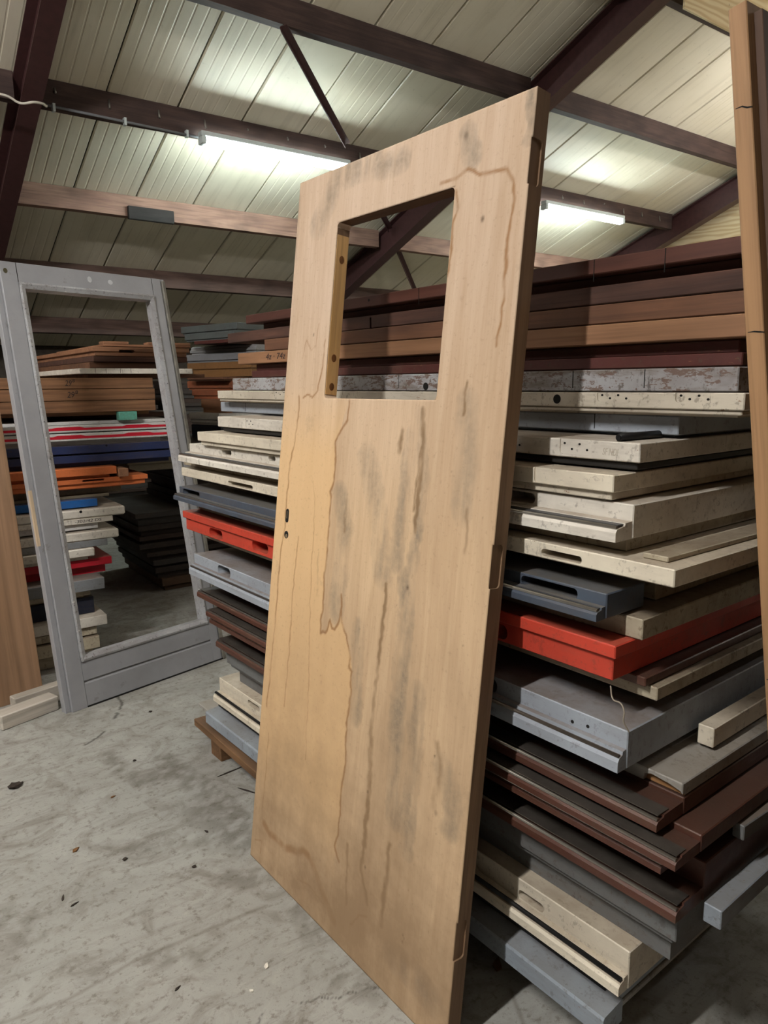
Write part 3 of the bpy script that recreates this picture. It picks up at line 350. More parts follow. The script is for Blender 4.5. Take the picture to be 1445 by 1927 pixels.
 ('old_door', 'door', 'dim leaf in the far row beyond the corridor', 'flush', 'dk1', [-1.614, 8.019, 1.4311], 0.0, 2.0, 0.9, 0.0468, 'dim leaves in the far row', {}),
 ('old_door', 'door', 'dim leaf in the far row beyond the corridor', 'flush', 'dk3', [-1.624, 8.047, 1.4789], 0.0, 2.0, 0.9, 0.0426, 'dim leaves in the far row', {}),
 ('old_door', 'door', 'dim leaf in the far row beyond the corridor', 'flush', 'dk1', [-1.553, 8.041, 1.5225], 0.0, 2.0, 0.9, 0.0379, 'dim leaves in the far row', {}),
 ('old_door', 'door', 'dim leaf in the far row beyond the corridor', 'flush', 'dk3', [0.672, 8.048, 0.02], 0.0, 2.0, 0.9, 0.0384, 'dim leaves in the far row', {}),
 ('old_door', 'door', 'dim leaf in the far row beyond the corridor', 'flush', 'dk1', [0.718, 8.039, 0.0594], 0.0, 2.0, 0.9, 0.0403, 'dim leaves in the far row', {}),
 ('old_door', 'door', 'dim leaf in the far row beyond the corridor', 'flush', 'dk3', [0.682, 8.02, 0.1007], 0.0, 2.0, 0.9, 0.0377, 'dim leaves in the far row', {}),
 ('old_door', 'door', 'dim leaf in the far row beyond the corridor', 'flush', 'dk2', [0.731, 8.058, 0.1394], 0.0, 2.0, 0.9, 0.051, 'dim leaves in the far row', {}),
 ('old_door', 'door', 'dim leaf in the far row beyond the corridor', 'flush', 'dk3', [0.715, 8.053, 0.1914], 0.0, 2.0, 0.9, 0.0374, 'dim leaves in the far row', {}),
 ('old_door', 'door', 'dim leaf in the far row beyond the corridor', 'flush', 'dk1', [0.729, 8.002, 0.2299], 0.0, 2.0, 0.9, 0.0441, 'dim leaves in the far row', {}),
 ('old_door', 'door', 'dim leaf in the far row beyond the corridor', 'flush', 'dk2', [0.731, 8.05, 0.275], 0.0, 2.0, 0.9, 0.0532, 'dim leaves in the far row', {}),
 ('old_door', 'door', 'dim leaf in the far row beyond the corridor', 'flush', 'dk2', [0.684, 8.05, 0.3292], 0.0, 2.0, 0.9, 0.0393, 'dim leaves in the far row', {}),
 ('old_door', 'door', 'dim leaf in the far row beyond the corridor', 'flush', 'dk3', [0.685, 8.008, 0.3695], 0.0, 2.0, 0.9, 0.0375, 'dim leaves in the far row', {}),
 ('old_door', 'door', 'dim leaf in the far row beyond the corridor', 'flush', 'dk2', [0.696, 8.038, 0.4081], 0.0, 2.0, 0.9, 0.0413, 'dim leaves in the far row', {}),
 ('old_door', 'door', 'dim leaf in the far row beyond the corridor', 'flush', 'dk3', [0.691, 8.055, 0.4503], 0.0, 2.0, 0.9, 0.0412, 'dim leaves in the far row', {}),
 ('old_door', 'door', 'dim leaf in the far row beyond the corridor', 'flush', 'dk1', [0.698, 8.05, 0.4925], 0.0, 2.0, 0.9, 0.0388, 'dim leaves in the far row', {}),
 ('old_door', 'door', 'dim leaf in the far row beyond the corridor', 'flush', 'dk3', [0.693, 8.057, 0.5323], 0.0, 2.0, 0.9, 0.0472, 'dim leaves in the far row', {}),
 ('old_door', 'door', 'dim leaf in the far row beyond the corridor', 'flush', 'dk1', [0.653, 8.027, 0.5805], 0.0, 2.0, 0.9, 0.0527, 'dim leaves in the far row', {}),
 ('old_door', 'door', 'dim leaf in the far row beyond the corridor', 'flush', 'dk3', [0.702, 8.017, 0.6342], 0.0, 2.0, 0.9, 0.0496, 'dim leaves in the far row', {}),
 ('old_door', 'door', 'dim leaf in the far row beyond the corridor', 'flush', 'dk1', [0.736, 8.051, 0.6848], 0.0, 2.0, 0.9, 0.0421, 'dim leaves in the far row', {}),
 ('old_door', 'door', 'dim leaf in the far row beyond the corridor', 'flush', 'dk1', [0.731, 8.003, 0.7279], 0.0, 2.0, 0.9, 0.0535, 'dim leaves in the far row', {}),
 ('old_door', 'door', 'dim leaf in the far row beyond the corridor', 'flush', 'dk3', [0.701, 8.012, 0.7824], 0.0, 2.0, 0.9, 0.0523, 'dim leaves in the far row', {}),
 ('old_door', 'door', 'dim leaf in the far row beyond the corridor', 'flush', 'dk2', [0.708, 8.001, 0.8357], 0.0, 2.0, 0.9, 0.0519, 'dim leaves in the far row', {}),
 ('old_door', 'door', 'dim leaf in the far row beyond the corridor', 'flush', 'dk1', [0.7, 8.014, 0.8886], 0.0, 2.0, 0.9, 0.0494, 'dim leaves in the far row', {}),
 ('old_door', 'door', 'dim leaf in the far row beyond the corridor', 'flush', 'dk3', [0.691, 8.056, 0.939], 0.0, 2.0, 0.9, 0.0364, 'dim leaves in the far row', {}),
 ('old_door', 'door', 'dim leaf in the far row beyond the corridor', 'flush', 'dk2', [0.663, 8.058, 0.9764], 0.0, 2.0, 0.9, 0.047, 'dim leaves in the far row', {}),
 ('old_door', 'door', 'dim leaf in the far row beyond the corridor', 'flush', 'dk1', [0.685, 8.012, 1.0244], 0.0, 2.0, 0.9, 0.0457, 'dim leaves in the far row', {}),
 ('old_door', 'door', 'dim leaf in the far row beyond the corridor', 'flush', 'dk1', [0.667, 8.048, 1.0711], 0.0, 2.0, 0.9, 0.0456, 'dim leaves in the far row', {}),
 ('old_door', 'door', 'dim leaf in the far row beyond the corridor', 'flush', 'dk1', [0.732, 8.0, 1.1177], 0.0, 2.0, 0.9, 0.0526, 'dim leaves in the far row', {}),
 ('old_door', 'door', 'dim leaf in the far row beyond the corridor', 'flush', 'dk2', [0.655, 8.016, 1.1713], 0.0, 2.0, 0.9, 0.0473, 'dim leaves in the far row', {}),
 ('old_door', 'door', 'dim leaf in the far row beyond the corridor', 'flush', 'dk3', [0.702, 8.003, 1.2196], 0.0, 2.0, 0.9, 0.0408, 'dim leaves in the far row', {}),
 ('old_door', 'door', 'dim leaf in the far row beyond the corridor', 'flush', 'dk1', [0.736, 8.047, 1.2615], 0.0, 2.0, 0.9, 0.0418, 'dim leaves in the far row', {}),
 ('old_door', 'door', 'dim leaf in the far row beyond the corridor', 'flush', 'dk1', [0.657, 8.058, 1.3043], 0.0, 2.0, 0.9, 0.0368, 'dim leaves in the far row', {}),
 ('old_door', 'door', 'dim leaf in the far row beyond the corridor', 'flush', 'dk1', [0.702, 8.029, 1.3421], 0.0, 2.0, 0.9, 0.0514, 'dim leaves in the far row', {}),
 ('old_door', 'door', 'dim leaf in the far row beyond the corridor', 'flush', 'dk1', [0.685, 8.039, 1.3945], 0.0, 2.0, 0.9, 0.0388, 'dim leaves in the far row', {}),
 ('old_door', 'door', 'dim leaf in the far row beyond the corridor', 'flush', 'dk2', [0.676, 8.059, 1.4343], 0.0, 2.0, 0.9, 0.0466, 'dim leaves in the far row', {}),
 ('old_door', 'door', 'dim leaf in the far row beyond the corridor', 'flush', 'dk1', [0.706, 8.043, 1.4819], 0.0, 2.0, 0.9, 0.0437, 'dim leaves in the far row', {}),
 ('old_door', 'door', 'dim leaf in the far row beyond the corridor', 'flush', 'dk1', [3.007, 8.003, 0.02], 0.0, 2.0, 0.9, 0.0428, 'dim leaves in the far row', {}),
 ('old_door', 'door', 'dim leaf in the far row beyond the corridor', 'flush', 'dk3', [3.028, 8.023, 0.0638], 0.0, 2.0, 0.9, 0.0443, 'dim leaves in the far row', {}),
 ('old_door', 'door', 'dim leaf in the far row beyond the corridor', 'flush', 'dk3', [3.039, 8.003, 0.1091], 0.0, 2.0, 0.9, 0.0504, 'dim leaves in the far row', {}),
 ('old_door', 'door', 'dim leaf in the far row beyond the corridor', 'flush', 'dk3', [2.981, 8.057, 0.1606], 0.0, 2.0, 0.9, 0.0473, 'dim leaves in the far row', {}),
 ('old_door', 'door', 'dim leaf in the far row beyond the corridor', 'flush', 'dk1', [2.975, 8.032, 0.2089], 0.0, 2.0, 0.9, 0.0435, 'dim leaves in the far row', {}),
 ('old_door', 'door', 'dim leaf in the far row beyond the corridor', 'flush', 'dk1', [3.03, 8.013, 0.2534], 0.0, 2.0, 0.9, 0.0485, 'dim leaves in the far row', {}),
 ('old_door', 'door', 'dim leaf in the far row beyond the corridor', 'flush', 'dk1', [3.044, 8.022, 0.3029], 0.0, 2.0, 0.9, 0.0383, 'dim leaves in the far row', {}),
 ('old_door', 'door', 'dim leaf in the far row beyond the corridor', 'flush', 'dk2', [2.962, 8.041, 0.3422], 0.0, 2.0, 0.9, 0.0522, 'dim leaves in the far row', {}),
 ('old_door', 'door', 'dim leaf in the far row beyond the corridor', 'flush', 'dk3', [3.016, 8.053, 0.3954], 0.0, 2.0, 0.9, 0.0529, 'dim leaves in the far row', {}),
 ('old_door', 'door', 'dim leaf in the far row beyond the corridor', 'flush', 'dk3', [2.961, 8.019, 0.4493], 0.0, 2.0, 0.9, 0.0503, 'dim leaves in the far row', {}),
 ('old_door', 'door', 'dim leaf in the far row beyond the corridor', 'flush', 'dk3', [3.022, 8.028, 0.5006], 0.0, 2.0, 0.9, 0.0456, 'dim leaves in the far row', {}),
 ('old_door', 'door', 'dim leaf in the far row beyond the corridor', 'flush', 'dk2', [2.954, 8.006, 0.5471], 0.0, 2.0, 0.9, 0.0402, 'dim leaves in the far row', {}),
 ('old_door', 'door', 'dim leaf in the far row beyond the corridor', 'flush', 'dk2', [2.968, 8.001, 0.5884], 0.0, 2.0, 0.9, 0.0378, 'dim leaves in the far row', {}),
 ('old_door', 'door', 'dim leaf in the far row beyond the corridor', 'flush', 'dk1', [2.953, 8.007, 0.6272], 0.0, 2.0, 0.9, 0.0511, 'dim leaves in the far row', {}),
 ('old_door', 'door', 'dim leaf in the far row beyond the corridor', 'flush', 'dk3', [3.045, 8.035, 0.6793], 0.0, 2.0, 0.9, 0.0447, 'dim leaves in the far row', {}),
 ('old_door', 'door', 'dim leaf in the far row beyond the corridor', 'flush', 'dk1', [3.05, 8.034, 0.725], 0.0, 2.0, 0.9, 0.0504, 'dim leaves in the far row', {}),
 ('old_door', 'door', 'dim leaf in the far row beyond the corridor', 'flush', 'dk1', [2.961, 8.045, 0.7764], 0.0, 2.0, 0.9, 0.0455, 'dim leaves in the far row', {}),
 ('old_door', 'door', 'dim leaf in the far row beyond the corridor', 'flush', 'dk1', [3.005, 8.052, 0.8229], 0.0, 2.0, 0.9, 0.0528, 'dim leaves in the far row', {}),
 ('old_door', 'door', 'dim leaf in the far row beyond the corridor', 'flush', 'dk1', [2.974, 8.011, 0.8767], 0.0, 2.0, 0.9, 0.0392, 'dim leaves in the far row', {}),
 ('old_door', 'door', 'dim leaf in the far row beyond the corridor', 'flush', 'dk3', [3.02, 8.057, 0.917], 0.0, 2.0, 0.9, 0.0405, 'dim leaves in the far row', {}),
 ('old_door', 'door', 'dim leaf in the far row beyond the corridor', 'flush', 'dk3', [2.99, 8.021, 0.9585], 0.0, 2.0, 0.9, 0.0406, 'dim leaves in the far row', {}),
 ('old_door', 'door', 'dim leaf in the far row beyond the corridor', 'flush', 'dk1', [2.988, 8.014, 1.0], 0.0, 2.0, 0.9, 0.0435, 'dim leaves in the far row', {}),
 ('old_door', 'door', 'dim leaf in the far row beyond the corridor', 'flush', 'dk3', [3.047, 8.025, 1.0446], 0.0, 2.0, 0.9, 0.0527, 'dim leaves in the far row', {}),
 ('old_door', 'door', 'dim leaf in the far row beyond the corridor', 'flush', 'dk3', [3.017, 8.031, 1.0983], 0.0, 2.0, 0.9, 0.0462, 'dim leaves in the far row', {}),
 ('old_door', 'door', 'dim leaf in the far row beyond the corridor', 'flush', 'dk3', [2.99, 8.053, 1.1455], 0.0, 2.0, 0.9, 0.0447, 'dim leaves in the far row', {}),
 ('old_door', 'door', 'dim leaf in the far row beyond the corridor', 'flush', 'dk2', [3.025, 8.055, 1.1912], 0.0, 2.0, 0.9, 0.0389, 'dim leaves in the far row', {}),
 ('old_door', 'door', 'dim leaf in the far row beyond the corridor', 'flush', 'dk2', [3.009, 8.051, 1.2311], 0.0, 2.0, 0.9, 0.0453, 'dim leaves in the far row', {}),
 ('old_door', 'door', 'dim leaf in the far row beyond the corridor', 'flush', 'dk1', [2.965, 8.031, 1.2775], 0.0, 2.0, 0.9, 0.0385, 'dim leaves in the far row', {}),
 ('old_door', 'door', 'dim leaf in the far row beyond the corridor', 'flush', 'dk3', [3.004, 8.047, 1.3169], 0.0, 2.0, 0.9, 0.0528, 'dim leaves in the far row', {}),
 ('old_door', 'door', 'dim leaf in the far row beyond the corridor', 'flush', 'dk2', [3.01, 8.035, 1.3707], 0.0, 2.0, 0.9, 0.0481, 'dim leaves in the far row', {}),
 ('old_door', 'door', 'dim leaf in the far row beyond the corridor', 'flush', 'dk1', [2.981, 8.016, 1.4198], 0.0, 2.0, 0.9, 0.0537, 'dim leaves in the far row', {}),
 ('old_door', 'door', 'dim leaf in the far row beyond the corridor', 'flush', 'dk1', [2.967, 8.022, 1.4745], 0.0, 2.0, 0.9, 0.0505, 'dim leaves in the far row', {}),
 ('old_door', 'door', 'dim leaf in the far row beyond the corridor', 'flush', 'dk1', [2.992, 8.042, 1.526], 0.0, 2.0, 0.9, 0.0418, 'dim leaves in the far row', {}),
]
STACK_TURNED = [
 ('old_door', 'door', 'dark green-grey leaf, topmost of the turned stack beyond', 'flush', 'greengrey', [2.42500, 5.25, 1.9323], 1.8235, 0.711, 0.75, 0.051, 'leaves in the turned stack beyond the grey frame', {'fill': 0.0117, 'fin': 0.012}),
 ('old_door', 'door', 'green-grey grooved leaf, second of the turned stack beyond', 'flush', 'greengrey', [2.40027, 5.25, 1.8727], 1.8235, 0.626, 0.75, 0.0471, 'leaves in the turned stack beyond the grey frame', {'fill': 0.0113, 'fin': 0.012}),
 ('old_door', 'door', 'dark red leaf, third of the turned stack beyond', 'flush', 'wine', [2.38875, 5.25, 1.8348], 1.8235, 0.485, 0.75, 0.0258, 'leaves in the turned stack beyond the grey frame', {'fin': 0.012}),
 ('timber_piece', 'timber', 'light grey moulded frame piece with a pale cut end', 'mould', 'moulding', [2.57743, 5.25, 1.7816], 1.8235, 0.846, 0.75, 0.0522, 'leaves in the turned stack beyond the grey frame', {'fill': 0.0161, 'fin': 0.012}),
 ('timber_piece', 'door', 'mid grey leaf under the moulded frame piece', 'flush', 'greymid', [2.52501, 5.25, 1.7125], 1.8235, 0.828, 0.75, 0.0522, 'leaves in the turned stack beyond the grey frame', {'fill': 0.0152, 'fin': 0.012}),
 ('old_door', 'door', 'ochre leaf above the grooved ochre one', 'flush', 'ochre', [2.53092, 5.25, 1.6441], 1.8235, 0.822, 0.75, 0.0524, 'leaves in the turned stack beyond the grey frame', {'fill': 0.0113, 'fin': 0.012}),
 ('old_door', 'door', 'grooved ochre leaf just above the rust-orange ones', 'flush', 'ochre', [2.53254, 5.25, 1.5794], 1.8235, 0.749, 0.75, 0.0526, 'leaves in the turned stack beyond the grey frame', {'fill': 0.0027, 'fin': 0.012}),
 ('timber_piece', 'timber', 'splintered brown board in the turned stack', 'flush', 'mahog3', [2.29703, 5.25, 1.5561], 1.8235, 0.456, 0.75, 0.0198, 'leaves in the turned stack beyond the grey frame', {'fill': 0.0076, 'fin': 0.012}),
 ('old_door', 'door', 'rust-orange leaf, upper of two', 'flush', 'rust', [2.38228, 5.25, 1.4917], 1.8235, 0.596, 0.75, 0.056, 'leaves in the turned stack beyond the grey frame', {'fill': 0.0153, 'fin': 0.012}),
 ('old_door', 'door', 'rust-orange leaf, lower of two', 'flush', 'rust', [2.37880, 5.25, 1.4314], 1.8235, 0.533, 0.75, 0.0442, 'leaves in the turned stack beyond the grey frame', {'fill': 0.026, 'fin': 0.012}),
 ('old_door', 'door', 'small brown leaf end beside the hinge-marked white leaf', 'flush', 'lightbrown', [2.30996, 5.25, 1.3405], 1.8235, 0.311, 0.75, 0.0641, 'leaves in the turned stack beyond the grey frame', {'fill': 0.0377, 'fin': 0.012}),
 ('old_door', 'door', 'pale blue-white leaf in the turned stack', 'flush', 'white3', [2.24871, 5.25, 1.254], 1.8235, 0.383, 0.75, 0.048, 'leaves in the turned stack beyond the grey frame', {'fill': 0.0114, 'fin': 0.012}),
 ('old_door', 'door', 'thin white leaf below the pale blue-white one', 'flush', 'white3', [2.24990, 5.25, 1.2257], 1.8235, 0.369, 0.75, 0.0161, 'leaves in the turned stack beyond the grey frame', {'fill': 0.0156, 'fin': 0.012}),
 ('old_door', 'door', 'navy leaf at the bottom of the turned stack', 'flush', 'navy2', [2.25685, 5.25, 1.1004], 1.8235, 0.37, 0.75, 0.1089, 'leaves in the turned stack beyond the grey frame', {'fin': 0.012}),
]
LOOSE = [
 ('batten', 'pale square timber batten lying on the dusty grey slab', 'timber', (1.437, 0.776), (1, 0.055), 0.62, 0.036, 0.046, 'cream1', 0.7248),
 ('plank', 'narrow pale plank lying on the jutting cream leaf', 'timber', (1.225, 0.776), (1, 0.03), 0.75, 0.055, 0.011, 'cream2', 1.1736),
 ('timber', 'pale grey squared timber sticking out at the lower right of the tall stack', 'timber', (1.258, 0.637), (1, 0.05), 0.80, 0.036, 0.042, 'bluegrey2', 0.458),
 ('timber', 'dull grey timber in the shade beside the lowest brown leaf', 'timber', (1.40, 0.676), (1, 0.0), 0.65, 0.026, 0.034, 'greydark', 0.5712),
 ('pallet_block', 'brown pallet block on the floor at the far end of the tall stack', 'timber', (1.060, 2.62), (1, 0.05), 0.60, 0.09, 0.074, 'palletw', 0.0),
 ('pallet_block', 'brown pallet block on the floor under the near end of the tall stack', 'timber', (1.32, 1.00), (1, 0.05), 0.60, 0.09, 0.1075, 'palletw', 0.0),
 ('pallet_board', 'brown bearer board under the middle of the tall stack', 'timber', (1.22, 1.80), (1, 0.05), 0.60, 0.09, 0.1075, 'palletw', 0.0),
 ('teal_timber', 'timber end painted turquoise, poking out under the three oak leaves', 'timber', (1.327, 4.27), (0, 1), 0.066, 0.10, 0.0480, 'teal', 1.3212),
 ('timber', 'short timber block with a pale cut end beside the upper orange leaf', 'timber', (1.236, 4.205), (0.0, 1), 0.5, 0.055, 0.045, 'lightbrown', 1.0062),
]
ROD = ((1.275, 0.938, 1.4006), 0.01, 0.155)
COBWEB = [(1.185, 0.862, 0.906), (1.175, 0.847, 0.885), (1.172, 0.826, 0.884), (1.170, 0.817, 0.873), (1.172, 0.818, 0.850), (1.182, 0.812, 0.827)]
LUMPS = [(0.345, 2.917, 0.022, 'dark clod of dirt on the floor near the left edge'), (0.369, 2.935, 0.008, 'tiny crumb beside the dark clod'),
 (0.979, 3.254, 0.008, 'small dark crumb below the grey door frame'), (0.777, 2.842, 0.007, 'small brown crumb in the middle of the floor'), (0.555, 2.225, 0.009, 'dark crumb on the floor left of the plywood door'),
 (0.722, 2.055, 0.007, 'dark crumb close to the foot of the plywood door')]
CHIPS = [(0.66, 1.50, 2.1, 0.012, 0.004, 'p', 'tiny pale flake just left of the larger paint flake'), (0.50, 1.62, 0.4, 0.02, 0.003, 'k', 'thin dark sliver on the concrete near the bottom edge'), (0.83, 2.20, 1.9, 0.02, 0.004, 'k', 'dark sliver in the scuffed patch beside the plywood door'), (0.62, 2.62, 0.2, 0.02, 0.004, 'd', 'brown scrap in the middle of the floor above the scuff marks'), (0.427, 2.364, 0.6, 0.03, 0.008, 'd', 'curled dry brown leaf on the concrete at the left'), (0.718, 1.546, 0.9, 0.022, 0.006, 'p', 'pale paint flake on the floor at the bottom of the picture'),
 (0.345, 2.14, 1.2, 0.03, 0.003, 'k', 'thin dark twig on the concrete at the lower left'), (0.36, 2.10, 0.3, 0.026, 0.003, 'k', 'second thin twig beside the dark one at the lower left'),
 (1.00, 2.52, 0.1, 0.14, 0.003, 'k', 'long thin splinter in front of the pallet block'), (1.03, 2.40, -1.1, 0.12, 0.003, 'k', 'thin splinter lying between the pallet and the plywood door'),
 (1.20, 1.18, 0.7, 0.05, 0.012, 'd', 'dry scrap on the floor behind the plywood door')]
# ------------------------------------------------------------------ floor (finer mesh where marks are drawn)
def polyline_field(X, Y, pts, wdt, amp=1.0):
    """soft line of given half width around a polyline"""
    best = np.full(X.shape, 9.0)
    for (ax, ay), (bx, by) in zip(pts[:-1], pts[1:]):
        dx, dy = bx-ax, by-ay; L2 = dx*dx+dy*dy+1e-12
        t = np.clip(((X-ax)*dx+(Y-ay)*dy)/L2, 0, 1)
        best = np.minimum(best, np.hypot(X-ax-t*dx, Y-ay-t*dy))
    return amp*np.clip(1-best/wdt, 0, 1)
def hashnoise(X, Y, seed, s):
    """smooth value noise on a lattice of spacing s"""
    rs = np.random.RandomState(seed); G = rs.rand(96, 96)
    x = X/s; y = Y/s; xi = np.floor(x).astype(int); yi = np.floor(y).astype(int)
    fx = x-xi; fy = y-yi; fx = fx*fx*(3-2*fx); fy = fy*fy*(3-2*fy)
    g = lambda i, j: G[i % 96, j % 96]
    return (g(xi, yi)*(1-fx)+g(xi+1, yi)*fx)*(1-fy)+(g(xi, yi+1)*(1-fx)+g(xi+1, yi+1)*fx)*fy
def fbm(X, Y, seed, s, n=4):
    a = 0; k = 1; tot = 0
    for i in range(n):
        a = a + k*hashnoise(X, Y, seed+i, s); tot += k; k *= 0.55; s *= 0.5
    return a/tot
def grid_mesh(name, xs, ys, mapf, attrs, keep=None):
    """rectilinear grid with float point attributes"""
    nx, ny = len(xs), len(ys); X, Y = np.meshgrid(xs, ys)
    co = mapf(X.ravel(), Y.ravel())
    idx = np.arange(nx*ny).reshape(ny, nx)
    q = np.stack([idx[:-1, :-1], idx[:-1, 1:], idx[1:, 1:], idx[1:, :-1]], -1)
    if keep is not None:
        q = q[keep((X[:-1, :-1]+X[1:, 1:])/2, (Y[:-1, :-1]+Y[1:, 1:])/2)]
    q = q.reshape(-1, 4)
    me = bpy.data.meshes.new(name)
    me.vertices.add(nx*ny); me.vertices.foreach_set('co', co.astype(np.float32).ravel())
    me.loops.add(q.size); me.loops.foreach_set('vertex_index', q.astype(np.int32).ravel())
    me.polygons.add(len(q)); me.polygons.foreach_set('loop_start', np.arange(0, q.size, 4, dtype=np.int32))
    me.polygons.foreach_set('loop_total', np.full(len(q), 4, np.int32))
    me.update(calc_edges=True)
    for k, v in attrs(X, Y).items():
        a = me.attributes.new(k, 'FLOAT', 'POINT'); a.data.foreach_set('value', v.astype(np.float32).ravel())
    me.validate()
    return me
def jag(pts, seed, amp, n=6):
    r = random.Random(seed); out = []
    for a, b in zip(pts[:-1], pts[1:]):
        for i in range(n):
            t = i/n; out.append((a[0]+(b[0]-a[0])*t + r.uniform(-amp, amp), a[1]+(b[1]-a[1])*t + r.uniform(-amp, amp)))
    out.append(pts[-1]); return out
XL, XR, YN, YF = -6.0, 10.45, -2.6, 11.45
def floor_attrs(X, Y):
    cr = np.zeros(X.shape); st = np.zeros(X.shape); sc = np.zeros(X.shape)
    for i, (pts, wd, am) in enumerate(FLOOR_CRACKS): cr = np.maximum(cr, polyline_field(X, Y, jag(pts, i, 0.006), wd, am))
    for i, (pts, wd, am) in enumerate(FLOOR_SCUFFS): st = np.maximum(st, polyline_field(X, Y, pts, wd, am))
    for i, (pts, wd, am) in enumerate(FLOOR_LINES): sc = np.maximum(sc, polyline_field(X, Y, pts, wd, am))
    st = np.sqrt(st)*np.clip(fbm(X+Y*.6, Y*1.8-X, 3, 0.07)*3.4-1.1, 0, 1)
    return {'crack': cr, 'scuff': st, 'line': sc}
xs = np.concatenate([np.linspace(XL, -0.6, 12)[:-1], np.arange(-0.6, 1.9, 0.0055), np.linspace(1.9, XR, 12)])
ys = np.concatenate([np.linspace(YN, 0.75, 10)[:-1], np.arange(0.75, 3.75, 0.0055), np.linspace(3.75, YF, 12)])
me = grid_mesh('floor', xs, ys, lambda x, y: np.stack([x, y, np.zeros_like(x)], -1), floor_attrs)
t = NT('concrete')
v = t.coords(rnd=False)
def at(t, name):
    a = t.n('ShaderNodeAttribute'); a.attribute_name = name; return a.outputs['Fac']
n1 = t.noise(v, 1.3, 6, 0.6, 0.6); n2 = t.noise(v, 5.5, 6, 0.68, 1.5); n3 = t.noise(v, 38, 4, 0.7); n4 = t.noise(v, 140, 2, 0.6)
mpx = t.n('ShaderNodeMapping'); t.set(mpx.inputs[0], v); mpx.inputs['Rotation'].default_value = (0, 0, 0.9); mpx.inputs['Scale'].default_value = (3, 16, 1)
n5 = t.noise(mpx.outputs[0], 1.2, 5, 0.7, 0.8)
col = t.mix(t.ramp(n1, 0.35, 0.68), srgb(157, 157, 152), srgb(138, 137, 132))
col = t.mix(t.ramp(n2, 0.48, 0.72, 0, 0.8), col, srgb(108, 102, 94))
col = t.mix(t.ramp(n2, 0.22, 0.40, 0.55, 0), col, srgb(176, 175, 167))
col = t.mix(t.ramp(n5, 0.52, 0.72, 0, 0.5), col, srgb(100, 93, 86))
col = t.mix(t.ramp(n3, 0.54, 0.68, 0, 0.6), col, srgb(94, 86, 78))
col = t.mix(t.ramp(n4, 0.62, 0.76, 0, 0.45), col, srgb(70, 64, 58))
col = t.mix(t.math('MULTIPLY', at(t, 'scuff'), 0.62), col, srgb(84, 78, 68))
col = t.mix(t.math('MULTIPLY', at(t, 'line'), 0.55), col, srgb(96, 88, 80))
col = t.mix(t.math('MULTIPLY', at(t, 'crack'), 0.85), col, srgb(48, 42, 38))
t.bump(t.math('SUBTRACT', t.math('ADD', n2, t.math('MULTIPLY', n3, 0.6)), t.math('MULTIPLY', at(t, 'crack'), 1.2)), 0.35, 0.004)
M_conc = t.out(col, t.ramp(n1, 0.3, 0.7, 0.62, 0.82), spec=0.3)
me.materials.append(M_conc)
fl = bpy.data.objects.new('floor', me); COL.objects.link(fl); struct(fl)
# ------------------------------------------------------------------ walls
def ply_mat():
    t = NT('plywood_sheet'); v = t.coords((0.6, 0.6, 3.2), rnd=False); vo = t.coords(rnd=False)
    w1 = t.n('ShaderNodeTexWave', wave_type='BANDS', bands_direction='Z'); t.set(w1.inputs['Vector'], v); w1.inputs['Scale'].default_value = 1.6; w1.inputs['Distortion'].default_value = 11; w1.inputs['Detail'].default_value = 2
    n = t.noise(v, 2.5, 4); kn = t.n('ShaderNodeTexVoronoi'); t.set(kn.inputs['Vector'], vo); kn.inputs['Scale'].default_value = 4.2
    col = t.mix(t.ramp(w1.outputs['Fac'], 0.2, 0.9), srgb(240, 222, 182), srgb(220, 194, 148))
    col = t.mix(t.ramp(n, 0.5, 0.8, 0, 0.5), col, srgb(212, 190, 146))
    col = t.mix(t.ramp(kn.outputs['Distance'], 0.05, 0.085, 0.85, 0), col, srgb(96, 66, 40))
    return t.out(col, 0.7, spec=0.25)
M_ply = ply_mat()
M_wall = plain('wall_paint', (70, 62, 54), 0.9, 0, 0.3)
def wall(name, x0, x1, y0, y1, z0, z1, m):
    bm = bmesh.new(); add_box(bm, x0, x1, y0, y1, z0, z1); return struct(finish(bm, name, m))
def gable(name, x0, x1, m):
    bm = bmesh.new()
    add_prism(bm, [(YN, 0), (YF, 0), (YF, ROOF(YF)), (-1.0, ROOF(-1.0)), (YN, ROOF(0.6))], 'x', x0, x1)
    return struct(finish(bm, name, m))
gr_ = gable('wall_right', XR, XR+0.05, M_ply)
gable('wall_left', XL-0.1, XL, M_wall)
wall('wall_back', XL, XR, YF, YF+0.1, 0, ROOF(YF), M_wall)
wall('wall_front', XL, XR, YN-0.1, YN, 0, ROOF(0.6), M_wall)
# ------------------------------------------------------------------ roof: insulated panels, each its own part
t = NT('roof_panel_skin'); v = t.coords((1, 1, 1), rnd=True); vs_ = t.coords((9, 0.7, 1), rnd=True)
n = t.noise(v, 1.4, 5, 0.6); n2 = t.noise(vs_, 1.5, 4, 0.6); n3 = t.noise(v, 16, 3, 0.6)
col = t.mix(t.ramp(n, 0.4, 0.75, 0, 0.5), srgb(230, 223, 204), srgb(212, 203, 178))
col = t.mix(t.ramp(n2, 0.5, 0.8, 0, 0.35), col, srgb(160, 150, 124))
col = t.mix(t.ramp(n3, 0.66, 0.8, 0, 0.3), col, srgb(128, 120, 98))
t.bump(n, 0.2, 0.004)
M_roof = t.out(col, 0.42, spec=0.45)
ceil = bpy.data.objects.new('ceiling', None); COL.objects.link(ceil); struct(ceil)
PW = 0.61
s_ang = math.atan(0.3828)
